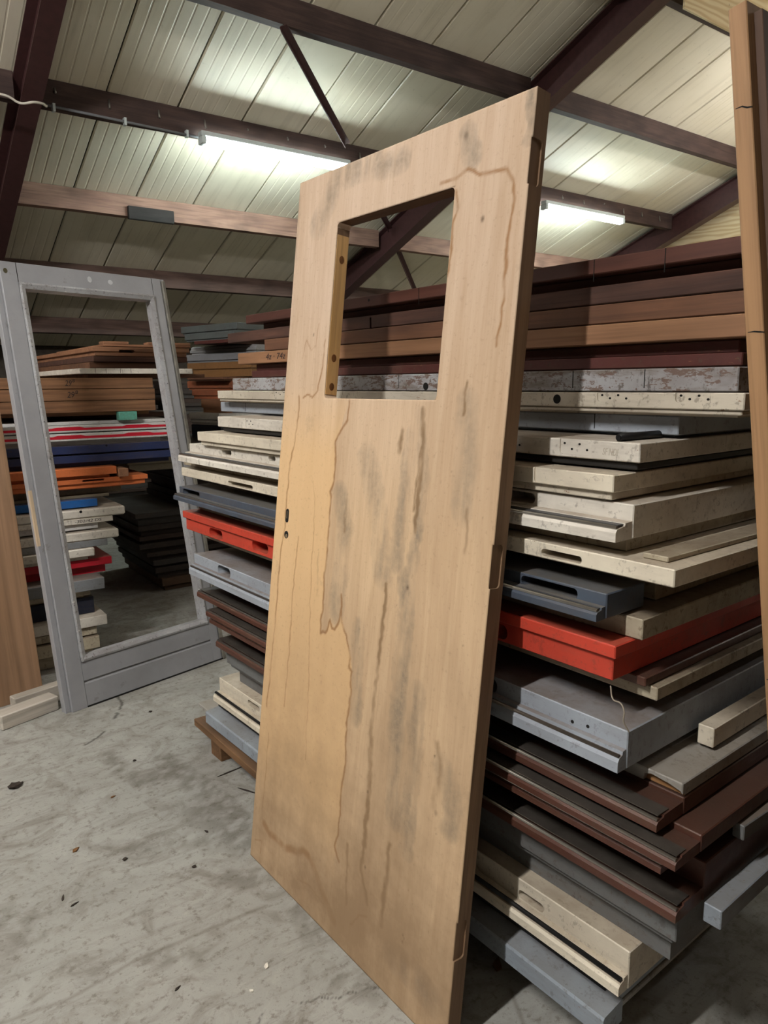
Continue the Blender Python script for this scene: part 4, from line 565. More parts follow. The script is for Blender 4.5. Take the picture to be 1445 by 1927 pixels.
def panel_mesh(ribs, name):
    bm = bmesh.new()
    e = 0.007; pts = [(e, 0.03), (e, 0.012), (e+0.008, 0.0)]
    if ribs:
        for k in range(1, 6):
            c = PW*k/6; pts += [(c-0.009, 0.0), (c-0.004, 0.0022), (c+0.004, 0.0022), (c+0.009, 0.0)]
    pts += [(PW-e-0.008, 0.0), (PW-e, 0.012), (PW-e, 0.03)]
    L = 13.6
    # lower skin only plus a back sheet; y runs down the slope from the ridge
    A = [bm.verts.new((x, 0, z)) for x, z in pts]; B = [bm.verts.new((x, L, z)) for x, z in pts]
    for i in range(len(pts)-1): bm.faces.new((A[i], A[i+1], B[i+1], B[i]))
    bm.faces.new((A[0], B[0], B[-1], A[-1]))
    bm.normal_update(); bmesh.ops.recalc_face_normals(bm, faces=bm.faces)
    me = bpy.data.meshes.new(name); bm.to_mesh(me); bm.free(); me.materials.append(M_roof); return me
pm_r, pm_f = panel_mesh(True, 'panel_ribbed'), panel_mesh(False, 'panel_flat')
RY0 = -1.0
mrot = Matrix.Rotation(-s_ang, 4, 'X')
k0 = int(math.floor((XL-2.0)/PW)); k1 = int(math.ceil((XR-2.0)/PW))
for k in range(k0, k1):
    flat = (k % 5 == 2) or k in (4, 7, 8, 9, 11, 12)
    o = bpy.data.objects.new('panel', pm_f if flat else pm_r); COL.objects.link(o); o.parent = ceil
    o.matrix_world = Matrix.Translation((2.0+k*PW, RY0, ROOF(RY0))) @ mrot
# dark backing seen in the joints, and the other slope behind the viewer
bm = bmesh.new()
add_prism(bm, [(RY0, ROOF(RY0)+0.035), (YF+.1, ROOF(YF+.1)+0.035), (YF+.1, ROOF(YF+.1)+0.08), (RY0, ROOF(RY0)+0.08)], 'x', XL, XR)
o = finish(bm, 'roof_backing', M_hole); o.parent = ceil
bm = bmesh.new()
add_prism(bm, [(RY0, ROOF(RY0)), (RY0, ROOF(RY0)+0.06), (YN, ROOF(0.6)+0.06), (YN, ROOF(0.6))], 'x', XL, XR)
o = finish(bm, 'roof_slope', M_roof); o.parent = ceil
# ------------------------------------------------------------------ steel rafters (I sections) and timber purlins
def rafter(xc, label):
    bm = bmesh.new(); d = 0.30; hw = 0.075
    ang = Matrix.Translation((xc, RY0, ROOF(RY0)-0.03)) @ mrot
    L = 13.4
    add_box(bm, -hw, hw, 0, L, -0.011, 0.0); add_box(bm, -hw, hw, 0, L, -d, -d+0.011); add_box(bm, -0.004, 0.004, 0, L, -d+0.011, -0.011)
    o = finish(bm, 'rafter', M_steel); o.matrix_world = ang
    tag(o, label, 'steel beam', None)
    return o
R1, R2, R3 = 1.36, 5.75, 10.15
rafter(-3.05, 'maroon steel rafter at the far left of the roof, outside the picture')
rafter(R1, 'maroon steel rafter running down the left edge of the roof')
rafter(R2, 'maroon steel rafter crossing behind the top corner of the leaning plywood door')
rafter(R3, 'maroon steel rafter against the plywood gable at the right')
w_dark = wood('purlin_dark', (86, 68, 62), (62, 48, 46), 1.0, 0.7, 0.5, 0, 0.3, 0)
w_pink = wood('purlin_pink', (160, 128, 112), (128, 98, 86), 1.0, 0.75, 0.5, 0, 0.3, 0)
w_mid = wood('purlin_mid', (112, 90, 82), (86, 68, 62), 1.0, 0.75, 0.5, 0, 0.3, 0)
M_bolt = M_screw
PUR = [(4.09, w_dark, 'nearest'), (5.366, w_dark, 'second'), (6.65, w_dark, 'lamp-bearing'), (7.925, w_pink, 'pale pinkish'), (9.268, w_mid, 'fifth'), (10.58, w_mid, 'lowest')]
DESC = {4.09: 'dark timber purlin topmost under the roof, carrying the plywood board',
        5.366: 'dark timber purlin crossing the top of the picture above the lamps',
        6.65: 'dark timber purlin that carries the fluorescent tubes',
        7.925: 'pale pinkish timber purlin just below the tube lights',
        9.268: 'brown timber purlin level with the top of the grey door frame',
        10.58: 'lowest timber purlin seen through the grey door frame'}
BAYS = [(XL, -3.128, 'far left bay'), (-2.972, R1-0.077, 'left bay'), (R1+0.077, R2-0.077, 'middle bay'), (R2+0.077, R3-0.077, 'right bay')]
for (y, m, nm) in PUR:
    zt = ROOF(y)-0.004
    for (a, b, bay) in BAYS:
        bm = bmesh.new()
        n = max(2, int((b-a)/0.5)); dz = [random.uniform(-0.004, 0.004) for _ in range(n+1)]
        # slightly wandering lower edge
        vs0 = []
        for i in range(n+1):
            x = a+(b-a)*i/n
            vs0.append([bm.verts.new((x, yy, zz)) for yy, zz in ((y, zt), (y+0.065, zt-0.025), (y+0.065, zt-0.215+dz[i]), (y, zt-0.205+dz[i]))])
        for i in range(n):
            for j in range(4): bm.faces.new((vs0[i][j], vs0[i+1][j], vs0[i+1][(j+1) % 4], vs0[i][(j+1) % 4]))
        bm.faces.new(vs0[0]); bm.faces.new(vs0[-1][::-1])
        o = finish(bm, 'purlin', m)
        tag(o, DESC[y] + ', ' + bay, 'timber beam', 'timber purlins under the roof panels')
        if y == 6.65 and a > 0:
            bm = bmesh.new()
            for x in np.arange(a+0.15, b-0.1, 0.42):
                add_cyl(bm, (x, y-0.012, zt-0.045-random.random()*0.1), (x, y+0.004, zt-0.06), 0.009, 6)
            s = finish(bm, 'screws', M_screw, o); s['kind'] = 'stuff'
# short dark splice block under the pale purlin
bm = bmesh.new(); add_box(bm, 2.50, 2.98, 7.88, 7.923, 3.20, 3.33, 0.006)
tag(finish(bm, 'splice_block', wood('block_dark', (62, 58, 56), (40, 38, 38), 1, .8, .5, 0, .3, 0)), 'short blackened timber block fixed under the pale purlin', 'timber block')
# diagonal wind braces
def brace(p0, p1, lab):
    bm = bmesh.new(); p0 = Vector(p0); p1 = Vector(p1); d = p1-p0
    L = d.length; add_box(bm, 0, L, -0.03, 0.03, -0.004, 0.004); add_box(bm, 0, L, 0.022, 0.03, -0.04, 0.0)
    o = finish(bm, 'wind_brace', M_steel)
    x = d.normalized(); z = Vector((0, 0.3576, 0.934)); z = (z-x*z.dot(x)).normalized(); y = z.cross(x)
    o.matrix_world = Matrix(((x.x, y.x, z.x, p0.x), (x.y, y.y, z.y, p0.y), (x.z, y.z, z.z, p0.z), (0, 0, 0, 1)))
    tag(o, lab, 'steel brace')
for a, b, l in BRACES: brace(a, b, l)
# plywood board hung below the roof at the upper right
bm = bmesh.new(); add_box(bm, R2+0.09, R3-0.09, 3.85, 3.868, 4.50, 4.96)
tag(finish(bm, 'plywood_board', M_ply), 'pale plywood board hung under the roof at the upper right corner', 'board')
# ------------------------------------------------------------------ luminaires
M_cap = plain('lamp_housing', (205, 215, 215), 0.4, 0, 0.05)
def luminaire(x0, y, z, em, label, seen):
    t0 = thing('tube_light', label, 'lamp', Matrix.Translation((x0, y, z)))
    L = 1.57
    bm = bmesh.new(); add_box(bm, 0.0, L, -0.045, 0.045, 0.018, 0.062, 0.006); finish(bm, 'housing', M_cap, t0)
    for x in (0.0, L-0.045):
        bm = bmesh.new(); add_box(bm, x, x+0.045, -0.05, 0.05, -0.045, 0.018, 0.012, 2); finish(bm, 'end_cap', M_cap, t0)
    bm = bmesh.new(); add_cyl(bm, (0.045, 0, -0.018), (L-0.045, 0, -0.018), 0.034 if seen else 0.04, 14)
    finish(bm, 'tube', emit('tube_glow_%d' % int(em*10), (0.86, 1.0, 0.97, 1) if seen else (1.0, 0.965, 0.92, 1), em), t0)
    if not seen:  # plate added over the out-of-view tubes to block their upward light
        bm = bmesh.new(); add_prism(bm, [(-0.075, 0.060), (-0.05, 0.066), (0.05, 0.066), (0.075, 0.060), (0.075, 0.063), (0.05, 0.070), (-0.05, 0.070), (-0.075, 0.063)], 'x', -0.02, L+0.02)
        finish(bm, 'light_baffle', M_cap, t0)
        for x in (0.25, 1.32):
            bm = bmesh.new(); add_cyl(bm, (x, 0, 0.071), (x, 0, ROOF(y)-z), 0.006, 6); finish(bm, 'hanger', M_screw, t0)
    else:
        for x in (0.25, 1.32):
            bm = bmesh.new(); add_box(bm, x-0.02, x+0.02, -0.01, 0.099, 0.0625, 0.067); finish(bm, 'bracket', M_cap, t0)
for a in LAMPS: luminaire(*a)
# conduit and white cable on the lamp purlin
M_cond = plain('grey_conduit', (120, 122, 126), 0.5)
c = thing('conduit', 'thin grey conduit clipped along the dark purlin, running to the left tube light', 'conduit', Matrix.Translation((1.5, 6.615, 3.695)))
bm = bmesh.new(); add_cyl(bm, (-0.08, 0, 0.02), (1.26, 0, 0.0), 0.011, 8); finish(bm, 'pipe', M_cond, c)
for x in (0.06, 0.62, 1.16):
    bm = bmesh.new(); add_box(bm, x-0.01, x+0.01, -0.015, 0.032, -0.018, 0.04); finish(bm, 'clip', M_cap, c)
def tube_curve(name, pts, r, m, parent=None):
    cu = bpy.data.curves.new(name, 'CURVE'); cu.dimensions = '3D'; cu.bevel_depth = r; cu.bevel_resolution = 2
    sp = cu.splines.new('BEZIER'); sp.bezier_points.add(len(pts)-1)
    for p, q in zip(sp.bezier_points, pts): p.co = q; p.handle_left_type = p.handle_right_type = 'AUTO'
    cu.materials.append(m)
    tmp = bpy.data.objects.new(name, cu); COL.objects.link(tmp)
    dg = bpy.context.evaluated_depsgraph_get(); me = bpy.data.meshes.new_from_object(tmp.evaluated_get(dg)); me.name = name
    bpy.data.objects.remove(tmp)
    o = bpy.data.objects.new(name, me); COL.objects.link(o)
    if parent: o.parent = parent
    return o
tag(tube_curve('cable', [(0.95, 6.25, 3.61), (1.109, 6.236, 3.60), (1.161, 6.236, 3.595), (1.241, 6.25, 3.57), (1.33, 6.22, 3.585), (1.46, 6.42, 3.64), (1.475, 6.58, 3.712)], 0.009, plain('white_cable', (214, 208, 196), .5)), 'white cable looping under the rafter at the left edge', 'cable')
# ------------------------------------------------------------------ the leaning plywood door
def quad_frame(o, u, v, W, H, ul, ur, ut):
    """maps (s, t, d): s metres from the left edge, t metres up, d metres out of the face"""
    o, u, v = Vector(o), Vector(u), Vector(v); nrm = u.cross(v)
    return o, u, v, nrm
MO, MU, MV = MAIN_O, MAIN_U, MAIN_V
mo, mu, mv = Vector(MO), Vector(MU).normalized(), Vector(MV)
mv = (mv - mu*mv.dot(mu)).normalized(); mn = mu.cross(mv)            # mn points out of the lit face?
if mn.x > 0: mn = -mn
MW, MH, MT = 0.929, 2.115, 0.042
# thing matrix: local x = along the width, local y = out of the back, local z = up
door_m = Matrix(((mu.x, -mn.x, mv.x, mo.x), (mu.y, -mn.y, mv.y, mo.y), (mu.z, -mn.z, mv.z, mo.z), (0, 0, 0, 1)))
door = thing('leaning_door', 'bare plywood door leaf with a window cut-out and water stains, leaning upright in the foreground', 'door', door_m)
def taper(x, z):   # the leaf narrows a little towards the top
    k = z/MH; return 0.023*k + x*(1-0.038*k)
def shape_main(me):
    n = len(me.vertices); co = np.empty(n*3, np.float32); me.vertices.foreach_get('co', co); co = co.reshape(-1, 3)
    co[:, 0] = taper(co[:, 0], co[:, 2]); me.vertices.foreach_set('co', co.ravel()); me.update()
WX0, WX1, WZ0, WZ1 = 0.222, 0.703, 1.486, 1.965
NOTCH = [(0.228, 0.322), (1.086, 1.182), (1.926, 2.018)]
def main_attrs(X, Z):
    ring = np.zeros(X.shape); grey = np.zeros(X.shape); warm = np.zeros(X.shape); drip = np.zeros(X.shape); spot = np.zeros(X.shape)
    wob = (fbm(X, Z, 21, 0.03, 3)-0.5)*0.012
    for i, (pts, wd, am) in enumerate(RINGS): ring = np.maximum(ring, polyline_field(X+wob, Z, pts, wd, am))
    for i, (pts, wd, am) in enumerate(DRIPS): drip = np.maximum(drip, polyline_field(X+wob*1.5, Z, pts, wd, am))
    for i, (pts, wd, am) in enumerate(GREYS): grey = np.maximum(grey, polyline_field(X+wob*2, Z, pts, wd, am))
    for (x, z, r, am) in SPOTS: spot = np.maximum(spot, am*np.clip(1.3-np.hypot(X-x, (Z-z)*0.8)/r, 0, 1))
    # warm = clean dry wood left of the tide mark
    ins = np.zeros(X.shape, bool); Pn = len(TIDE)
    Xw = X+wob
    for a in range(Pn):
        (xa, za), (xb, zb) = TIDE[a], TIDE[(a+1) % Pn]
        if za == zb: continue
        c = (Z > min(za, zb)) & (Z <= max(za, zb)) & (Xw < xa+(Z-za)*(xb-xa)/(zb-za)); ins ^= c
    warm = ins*np.clip((1.52-Z)/0.2, 0, 1)*np.clip((Z-0.15)/0.25, 0.0, 1)
    grey = np.sqrt(grey)*np.clip(fbm(X*3, Z*0.6, 5, 0.07)*2.2-0.35, 0, 1.1)
    drip = np.minimum(1, drip*1.5)*np.clip(fbm(X*1.5, Z*.7, 9, 0.05)*2.6-0.4, 0, 1)
    ring = np.minimum(1, ring*1.5)*np.clip(fbm(X, Z, 13, 0.04)*2.2-0.15, 0.45, 1)
    return {'ring': ring, 'grey': grey, 'warm': warm, 'drip': drip, 'spot': spot}
gx = np.unique(np.round(np.concatenate([np.arange(0, WX0, 0.0030), np.linspace(WX0, WX1, 160), np.linspace(WX1, MW-0.004, 75), [MW]]), 5))
gz = np.unique(np.round(np.concatenate([np.linspace(0, NOTCH[0][0], 60), np.linspace(NOTCH[0][0], NOTCH[0][1], 24), np.linspace(NOTCH[0][1], NOTCH[1][0], 190),
      np.linspace(NOTCH[1][0], NOTCH[1][1], 24), np.linspace(NOTCH[1][1], WZ0, 75), np.linspace(WZ0, NOTCH[2][0], 100), np.linspace(NOTCH[2][0], WZ1, 10), np.linspace(WZ1, NOTCH[2][1], 14), np.linspace(NOTCH[2][1], MH, 24)]), 5))
def keep_main(X, Z):
    k = ~((X > WX0) & (X < WX1) & (Z > WZ0) & (Z < WZ1))
    for a, b in NOTCH: k &= ~((X > MW-0.004) & (Z > a) & (Z < b))
    return k
fm = grid_mesh('plywood_face', gx, gz, lambda x, z: np.stack([x, np.zeros_like(x), z], -1), main_attrs, keep_main)
# give the veneer thickness at its rims
bm = bmesh.new(); bm.from_mesh(fm)
loose = [v for v in bm.verts if not v.link_faces]; bmesh.ops.delete(bm, geom=loose, context='VERTS')
be = [e for e in bm.edges if e.is_boundary]
r = bmesh.ops.extrude_edge_only(bm, edges=be)
for v in [g for g in r['geom'] if isinstance(g, bmesh.types.BMVert)]: v.co.y += 0.002
# small round fillets in the corners of the cut-out, as thick as the leaf
R = 0.012
for cx, cz, sx, sz in ((WX0, WZ0, 1, 1), (WX1, WZ0, -1, 1), (WX0, WZ1, 1, -1), (WX1, WZ1, -1, -1)):
    pts = [(cx, cz)] + [(cx+sx*(R-R*math.sin(a)), cz+sz*(R-R*math.cos(a))) for a in [math.radians(90*i/5) for i in range(6)]]
    add_prism(bm, pts, 'y', 0.0002, MT)
bm.to_mesh(fm); bm.free(); shape_main(fm)
t = NT('stained_plywood'); v = t.coords((1, 1, 1), rnd=False)
vg = t.coords((26, 26, 1.3), rnd=False); vf = t.coords((170, 170, 5), rnd=False); vm = t.coords((5, 5, 0.8), rnd=False)
g1 = t.noise(vg, 1.0, 5, 0.62, 0.8); g2 = t.noise(vf, 1.0, 3, 0.6); m1 = t.noise(vm, 1.0, 5, 0.65, 0.9); m2 = t.noise(v, 9, 5, 0.7); m3 = t.noise(v, 160, 2, 0.5)
sp = t.n('ShaderNodeSeparateXYZ'); t.set(sp.inputs[0], v)
hi = t.ramp(sp.outputs[2], 1.15, 1.75)
base = t.mix(hi, srgb(208, 180, 146), srgb(204, 182, 162))           # weathered pinker veneer towards the top
base = t.mix(t.ramp(m1, 0.35, 0.7, 0, 0.65), base, srgb(172, 146, 118))
base = t.mix(t.ramp(g1, 0.42, 0.75, 0, 0.45), base, srgb(164, 134, 104))
base = t.mix(t.ramp(g2, 0.5, 0.8, 0, 0.22), base, srgb(150, 116, 84))
base = t.mix(t.math('MULTIPLY', at(t, 'warm'), 0.75), base, srgb(216, 180, 134))
base = t.mix(t.math('MULTIPLY', t.math('MULTIPLY', at(t, 'grey'), t.ramp(t.noise(v, 60, 3, 0.7), 0.3, 0.6, 0.5, 1.0)), 0.78), base, srgb(118, 110, 98))
base = t.mix(t.ramp(t.noise(v, 75, 4, 0.75), 0.56, 0.70, 0, 0.30), base, srgb(132, 108, 84))
base = t.mix(t.math('MULTIPLY', at(t, 'drip'), 0.75), base, srgb(112, 86, 56))
base = t.mix(t.math('MULTIPLY', at(t, 'ring'), 0.80), base, srgb(138, 96, 54))
base = t.mix(t.math('MULTIPLY', at(t, 'spot'), 0.85), base, srgb(74, 58, 44))
base = t.mix(t.ramp(m2, 0.62, 0.8, 0, 0.45), base, srgb(130, 112, 94))
low = t.ramp(sp.outputs[2], 0.1, 1.0, 0.85, 0)      # darker brown towards the foot
base = t.mix(t.math('MULTIPLY', low, t.ramp(t.noise(v, 3.0, 5, 0.7), 0.2, 0.6)), base, srgb(132, 108, 82))
t.bump(t.math('ADD', g2, t.math('MULTIPLY', m3, 0.6)), 0.22, 0.001)
M_face = t.out(base, 0.72, spec=0.22)
fm.materials.append(M_face)
fo = bpy.data.objects.new('plywood_face', fm); COL.objects.link(fo); fo.parent = door
w_edge = wood('door_edge', (146, 118, 92), (118, 92, 70), 1.0, 0.7, 0.3, 2, 0.2, 0)
w_pine = wood('pine_lining', (226, 184, 126), (206, 160, 102), 1.2, 0.55, 0.15, 2, 0.2, 0, knots=1)
# core: stiles and rails around the opening
core = []
bm = bmesh.new()
add_box(bm, 0.0, WX0-0.0, 0.0021, MT, 0, MH); add_box(bm, WX0, WX1, 0.0021, MT, 0, WZ0); add_box(bm, WX0, WX1, 0.0021, MT, WZ1, MH)
ob = finish(bm, 'core', w_edge, door); shape_main(ob.data)
bm = bmesh.new(); add_box(bm, WX1, MW, 0.0021, MT, 0, MH)
ob = finish(bm, 'hinge_stile', w_edge, door)
cb = []
for a, b in NOTCH:
    c = bmesh.new(); pts = round_rect(-0.02, 0.031, a, b, 0.009, 4, (1, 0, 0, 1))
    # outline in (y, z)
    add_prism(c, pts, 'x', MW-0.004, MW+0.02); cb.append(c)
cut(ob, cb); shape_main(ob.data)
# pine lining inside the opening with knots
bm = bmesh.new(); add_box(bm, WX0-0.001, WX0+0.0015, 0.003, MT-0.001, WZ0+0.012, WZ1-0.03)
li = finish(bm, 'pine_lining', w_pine, door); shape_main(li.data); li['label'] = 'golden pine lining strip with knots'
bm = bmesh.new()
for z in (1.52, 1.60, 1.87):
    add_prism(bm, [(0.022+0.008*math.cos(a), z+0.011*math.sin(a)) for a in np.linspace(0, 2*math.pi, 14)[:-1]], 'x', WX0+0.0015, WX0+0.0019)
kn = finish(bm, 'knot', wood('knot_wood', (128, 84, 44), (96, 60, 32), 3, .6, .2, 2, .1, 0), door); shape_main(kn.data)
bm = bmesh.new(); add_box(bm, WX0+0.012, WX1-0.002, 0.003, MT-0.001, WZ1-0.0012, WZ1+0.0005)
tp = finish(bm, 'top_lining', wood('lining_dark', (112, 78, 48), (84, 56, 36), 1, .6, .2, 0, .2, 0), door); shape_main(tp.data)
# lever hole and key slot
def disc(bm, cx, cz, rx, rz, y0, y1, n=20):
    add_prism(bm, [(cx+rx*math.cos(a), cz+rz*math.sin(a)) for a in np.linspace(0, 2*math.pi, n+1)[:-1]], 'y', y0, y1)
bm = bmesh.new(); add_prism(bm, round_rect(0.0615, 0.0785, 1.110, 1.152, 0.0083, 5), 'y', -0.0008, 0.001)
ob = finish(bm, 'key_slot', M_hole, door); shape_main(ob.data)
bm = bmesh.new(); add_prism(bm, round_rect(0.066, 0.073, 1.122, 1.145, 0.003, 4), 'y', -0.0012, 0.0)
ob = finish(bm, 'lock_case', plain('dull_lock_metal', (120, 108, 90), .5, .6), door); shape_main(ob.data)
bm = bmesh.new(); disc(bm, 0.073, 1.073, 0.0115, 0.0115, -0.0008, 0.001); ob = finish(bm, 'lever_hole', M_hole, door); shape_main(ob.data)
bm = bmesh.new(); disc(bm, 0.075, 1.069, 0.006, 0.006, -0.0012, 0.0); ob = finish(bm, 'spindle_nut', plain('dull_nut', (150, 134, 108), .5, .5), door); shape_main(ob.data)
# ------------------------------------------------------------------ grey glazed-door frame leaning at the left
fo_, fu, fv = Vector(FRAME_O), Vector(FRAME_U).normalized(), Vector(FRAME_V)
fv = (fv-fu*fv.dot(fu)).normalized(); fn = fu.cross(fv)               # toward the viewer
if fn.y > 0: fn = -fn
frame_m = Matrix(((fu.x, -fn.x, fv.x, fo_.x), (fu.y, -fn.y, fv.y, fo_.y), (fu.z, -fn.z, fv.z, fo_.z), (0, 0, 0, 1)))
fr = thing('glazed_door', 'grey painted wooden door with its glass missing, leaning upright at the left', 'door', frame_m)
FWd, FH = 0.919, 2.108
def shape_frame(o):
    me = o.data
    for v in me.vertices:
        k = v.co.z/FH; v.co.x = 0.009*k + v.co.x*(1-0.038*k)
    me.update()
def g_mat():
    t = NT('grey_gloss'); v = t.coords(rnd=False); n = t.noise(v, 4, 5, .65); n2 = t.noise(v, 45, 3, .7); n3 = t.noise(v, 11, 4, .7)
    col = t.mix(t.ramp(n, .35, .75, 0, .6), srgb(150, 151, 155), srgb(122, 122, 126))
    col = t.mix(t.ramp(n3, .62, .72, 0, .45), col, srgb(96, 92, 86))
    col = t.mix(t.ramp(n2, .68, .78, 0, .5), col, srgb(172, 172, 170))
    t.bump(n, 0.1, 0.002)
    return t.out(col, t.ramp(n, .3, .7, .30, .42), spec=.5)
M_grey = g_mat()
GL, GR, GB, GT = 0.130, 0.812, 0.250, 1.990
T = 0.054
def fpart(name, x0, x1, z0, z1, y0=0.0, y1=T, bev=0.002, m=None):
    bm = bmesh.new(); add_box(bm, x0, x1, y0, y1, z0, z1, bev)
    o = finish(bm, name, m or M_grey, fr); shape_frame(o); return o
# stiles: main body plus the rebated outer lip set back
fpart('stile', 0.026, 0.103, 0.0, FH); fpart('stile', 0.838, 0.893, 0.0, FH)
fpart('outer_lip', 0.0, 0.026, 0.0, FH, 0.016, T); fpart('outer_lip', 0.893, 0.919, 0.0, FH, 0.004, T)
fpart('edge_moulding', 0.897, 0.917, 0.0, FH-0.01, -0.010, 0.004, 0.003, plain('worn_grey_moulding', (122, 118, 108), .5, 0, .4))
fpart('top_rail', 0.103, 0.838, 2.018, FH, 0.0005)
# bottom rail with a V groove panel line
bm = bmesh.new()
prof = [(0.0005, 0.0), (0.0005, 0.112), (0.009, 0.121), (0.009, 0.126), (0.0005, 0.130), (0.0005, 0.222), (T, 0.222), (T, 0.0)]
add_prism(bm, prof, 'x', 0.103, 0.838); o = finish(bm, 'bottom_rail', M_grey, fr); shape_frame(o)
fpart('bottom_seal', 0.10, 0.919, -0.0, 0.008, -0.002, -0.0005+0.0, 0, M_black)
# glazing beads: profiled strips round the opening, with screws
M_bead = P_bead = paint('m_bead', (176, 178, 182), .5, .35, .25, 0, under=(210, 208, 204))  # lighter than the frame: bright edge highlights put into the bead colour
def bead(name, pts, axis, a0, a1):
    bm = bmesh.new(); add_prism(bm, pts, axis, a0, a1); o = finish(bm, name, M_bead, fr); shape_frame(o); return o
def bead_prof(outer, inner):   # (coordinate across, y)
    return [(outer, 0.0), (outer, -0.006), (outer+(inner-outer)*0.30, -0.009), (inner, -0.002), (inner, 0.050), (outer+(inner-outer)*0.5, 0.050)]
bead('glazing_bead', [(a, b) for a, b in bead_prof(0.103, GL)], 'z', 0.222, 2.018)
bead('glazing_bead', [(a, b) for a, b in bead_prof(0.838, GR)], 'z', 0.222, 2.018)
bead('glazing_bead', [(b, a) for a, b in bead_prof(2.018, GT)], 'x', 0.103, 0.838)
bead('glazing_bead', [(b, a) for a, b in bead_prof(0.222, GB)], 'x', 0.103, 0.838)
bm = bmesh.new()
def scr(x, z): disc(bm, x, z, 0.0035, 0.0035, -0.0085, -0.0055, 8)
for z in np.arange(0.32, 1.98, 0.175): scr(0.112, z); scr(0.829, z)
for x in np.arange(0.16, 0.82, 0.165): scr(x, 2.009); scr(x, 0.231)
o = finish(bm, 'screw_hole', M_hole, fr); shape_frame(o)
# bare wood scar on the left lip, pale paint dabs on the top rail, bolt hole
bm = bmesh.new(); add_box(bm, -0.0012, 0.012, 0.0152, 0.03, 0.80, 1.06); o = finish(bm, 'bare_wood_patch', wood('bare_pale', (216, 196, 170), (196, 172, 140), 1, .7, .2, 2, .1, 0), fr); shape_frame(o)
bm = bmesh.new(); disc(bm, 0.47, 2.065, 0.012, 0.015, -0.0006, 0.001, 12); disc(bm, 0.585, 2.062, 0.014, 0.012, -0.0006, 0.001, 12)
o = finish(bm, 'paint_dab', plain('pale_dab', (196, 198, 202), .5), fr); shape_frame(o)
bm = bmesh.new(); disc(bm, 0.05, 2.065, 0.010, 0.012, -0.0006, 0.001, 12); o = finish(bm, 'bolt_hole', plain('olive_hole', (70, 66, 44), .8), fr); shape_frame(o)
for x in (0.1035, 0.8375):
    bm = bmesh.new(); add_box(bm, x-0.0006, x+0.0006, -0.0004, 0.002, 2.02, FH-0.002); o = finish(bm, 'joint_line', M_hole, fr); shape_frame(o)
# ------------------------------------------------------------------ brown door leaf at the far left, pale beams on the floor
w_left = wood('varnished_leaf', (160, 128, 102), (140, 110, 84), 0.55, 0.5, 0.25, 2, 0.12, 0)
def lean_leaf(name, label, o, u, lean, W, H, T, m, cat='door'):
    u = Vector(u).normalized(); n = Vector((-u.y, u.x, 0))
    v = (Vector((0, 0, 1))*math.cos(lean)+n*math.sin(lean)); k = u.cross(v)
    M = Matrix(((u.x, -k.x, v.x, o[0]), (u.y, -k.y, v.y, o[1]), (u.z, -k.z, v.z, o[2]), (0, 0, 0, 1)))
    return thing(name, label, cat, M)
lf = lean_leaf('door_leaf', 'plain reddish-brown wooden door leaf leaning at the left edge', (-0.22, 3.63, 0.0), (0.985, 0.17, 0), math.radians(9), 0.85, 1.6, 0.04, w_left)
bm = bmesh.new(); add_box(bm, 0, 0.85, 0.0, 0.038, 0, 1.585, 0.002)
finish(bm, 'leaf_panel', w_left, lf)
bm = bmesh.new(); add_box(bm, 0.0, 0.80, -0.010, -0.001, 0.0, 0.42, 0.001)
def beam_x(name, label, p0, p1, wd, ht, m, z=0.0, cat='beam', bev=0.004):
    p0 = Vector(p0); p1 = Vector(p1); d = p1-p0; L = d.length; d.normalize(); n = Vector((-d.y, d.x, 0))
    bm_ = bmesh.new(); add_box(bm_, 0, L, 0, wd, 0, ht, bev); o = finish(bm_, name, m)
    o.matrix_world = Matrix(((d.x, n.x, 0, p0.x), (d.y, n.y, 0, p0.y), (0, 0, 1, z), (0, 0, 0, 1))); tag(o, label, cat); return o
bm.free()
M_whitebeam = wood('whitewashed', (206, 200, 190), (180, 172, 160), 0.8, 0.7, 0.3, 0, 0.2, 0.2)
beam_x('floor_beam', 'whitewashed square timber lying on the floor in front of the brown leaf', (0.385, 3.46), (0.640, 3.545), 0.080, 0.070, M_whitebeam)
beam_x('floor_beam', 'second whitewashed timber on the floor, half hidden behind the grey door frame', (0.46, 3.585), (1.05, 3.735), 0.055, 0.088, M_whitebeam)
# ------------------------------------------------------------------ tall door seen edge-on at the right
w_post = wood('post_edge', (162, 126, 90), (136, 102, 72), 0.9, 0.55, 0.25, 2, 0.2, 0)
w_postf = wood('post_face', (92, 70, 56), (72, 52, 42), 0.7, 0.6, 0.3, 2, 0.15, 0)
PX, PY0, PS = 1.20, 0.3885, 0.1355   # edge x, front y at the floor, lean per metre
a = math.atan(PS)
vz = Vector((0, math.sin(a), math.cos(a))); vy = Vector((0, math.cos(a), -math.sin(a)))
pm = Matrix(((1, 0, 0, PX), (0, vy.y, vz.y, PY0), (0, vy.z, vz.z, 0.007), (0, 0, 0, 1)))
pd = thing('tall_door', 'tall brown wooden door seen edge-on at the right border, leaning on the stack', 'door', pm)
bm = bmesh.new(); add_box(bm, 0, 0.88, 0.012, 0.042, 0, 2.115, 0.0015); finish(bm, 'edge_band', w_post, pd)
bm = bmesh.new(); add_box(bm, 0.020, 0.88, -0.002, 0.0118, 0.0, 2.10, 0.001); finish(bm, 'face_veneer', w_postf, pd)
bm = bmesh.new()
for z, s in ((1.952, 0.006), (1.60, 0.003), (1.02, 0.003)):
    add_prism(bm, [(0.012, z-0.001), (0.020, z+0.0005), (0.028, z+s), (0.038, z+s+0.001), (0.038, z+s+0.002), (0.027, z+s+0.002), (0.019, z+0.003), (0.012, z+0.001)], 'x', -0.0004, 0.002)
finish(bm, 'crack', M_hole, pd)
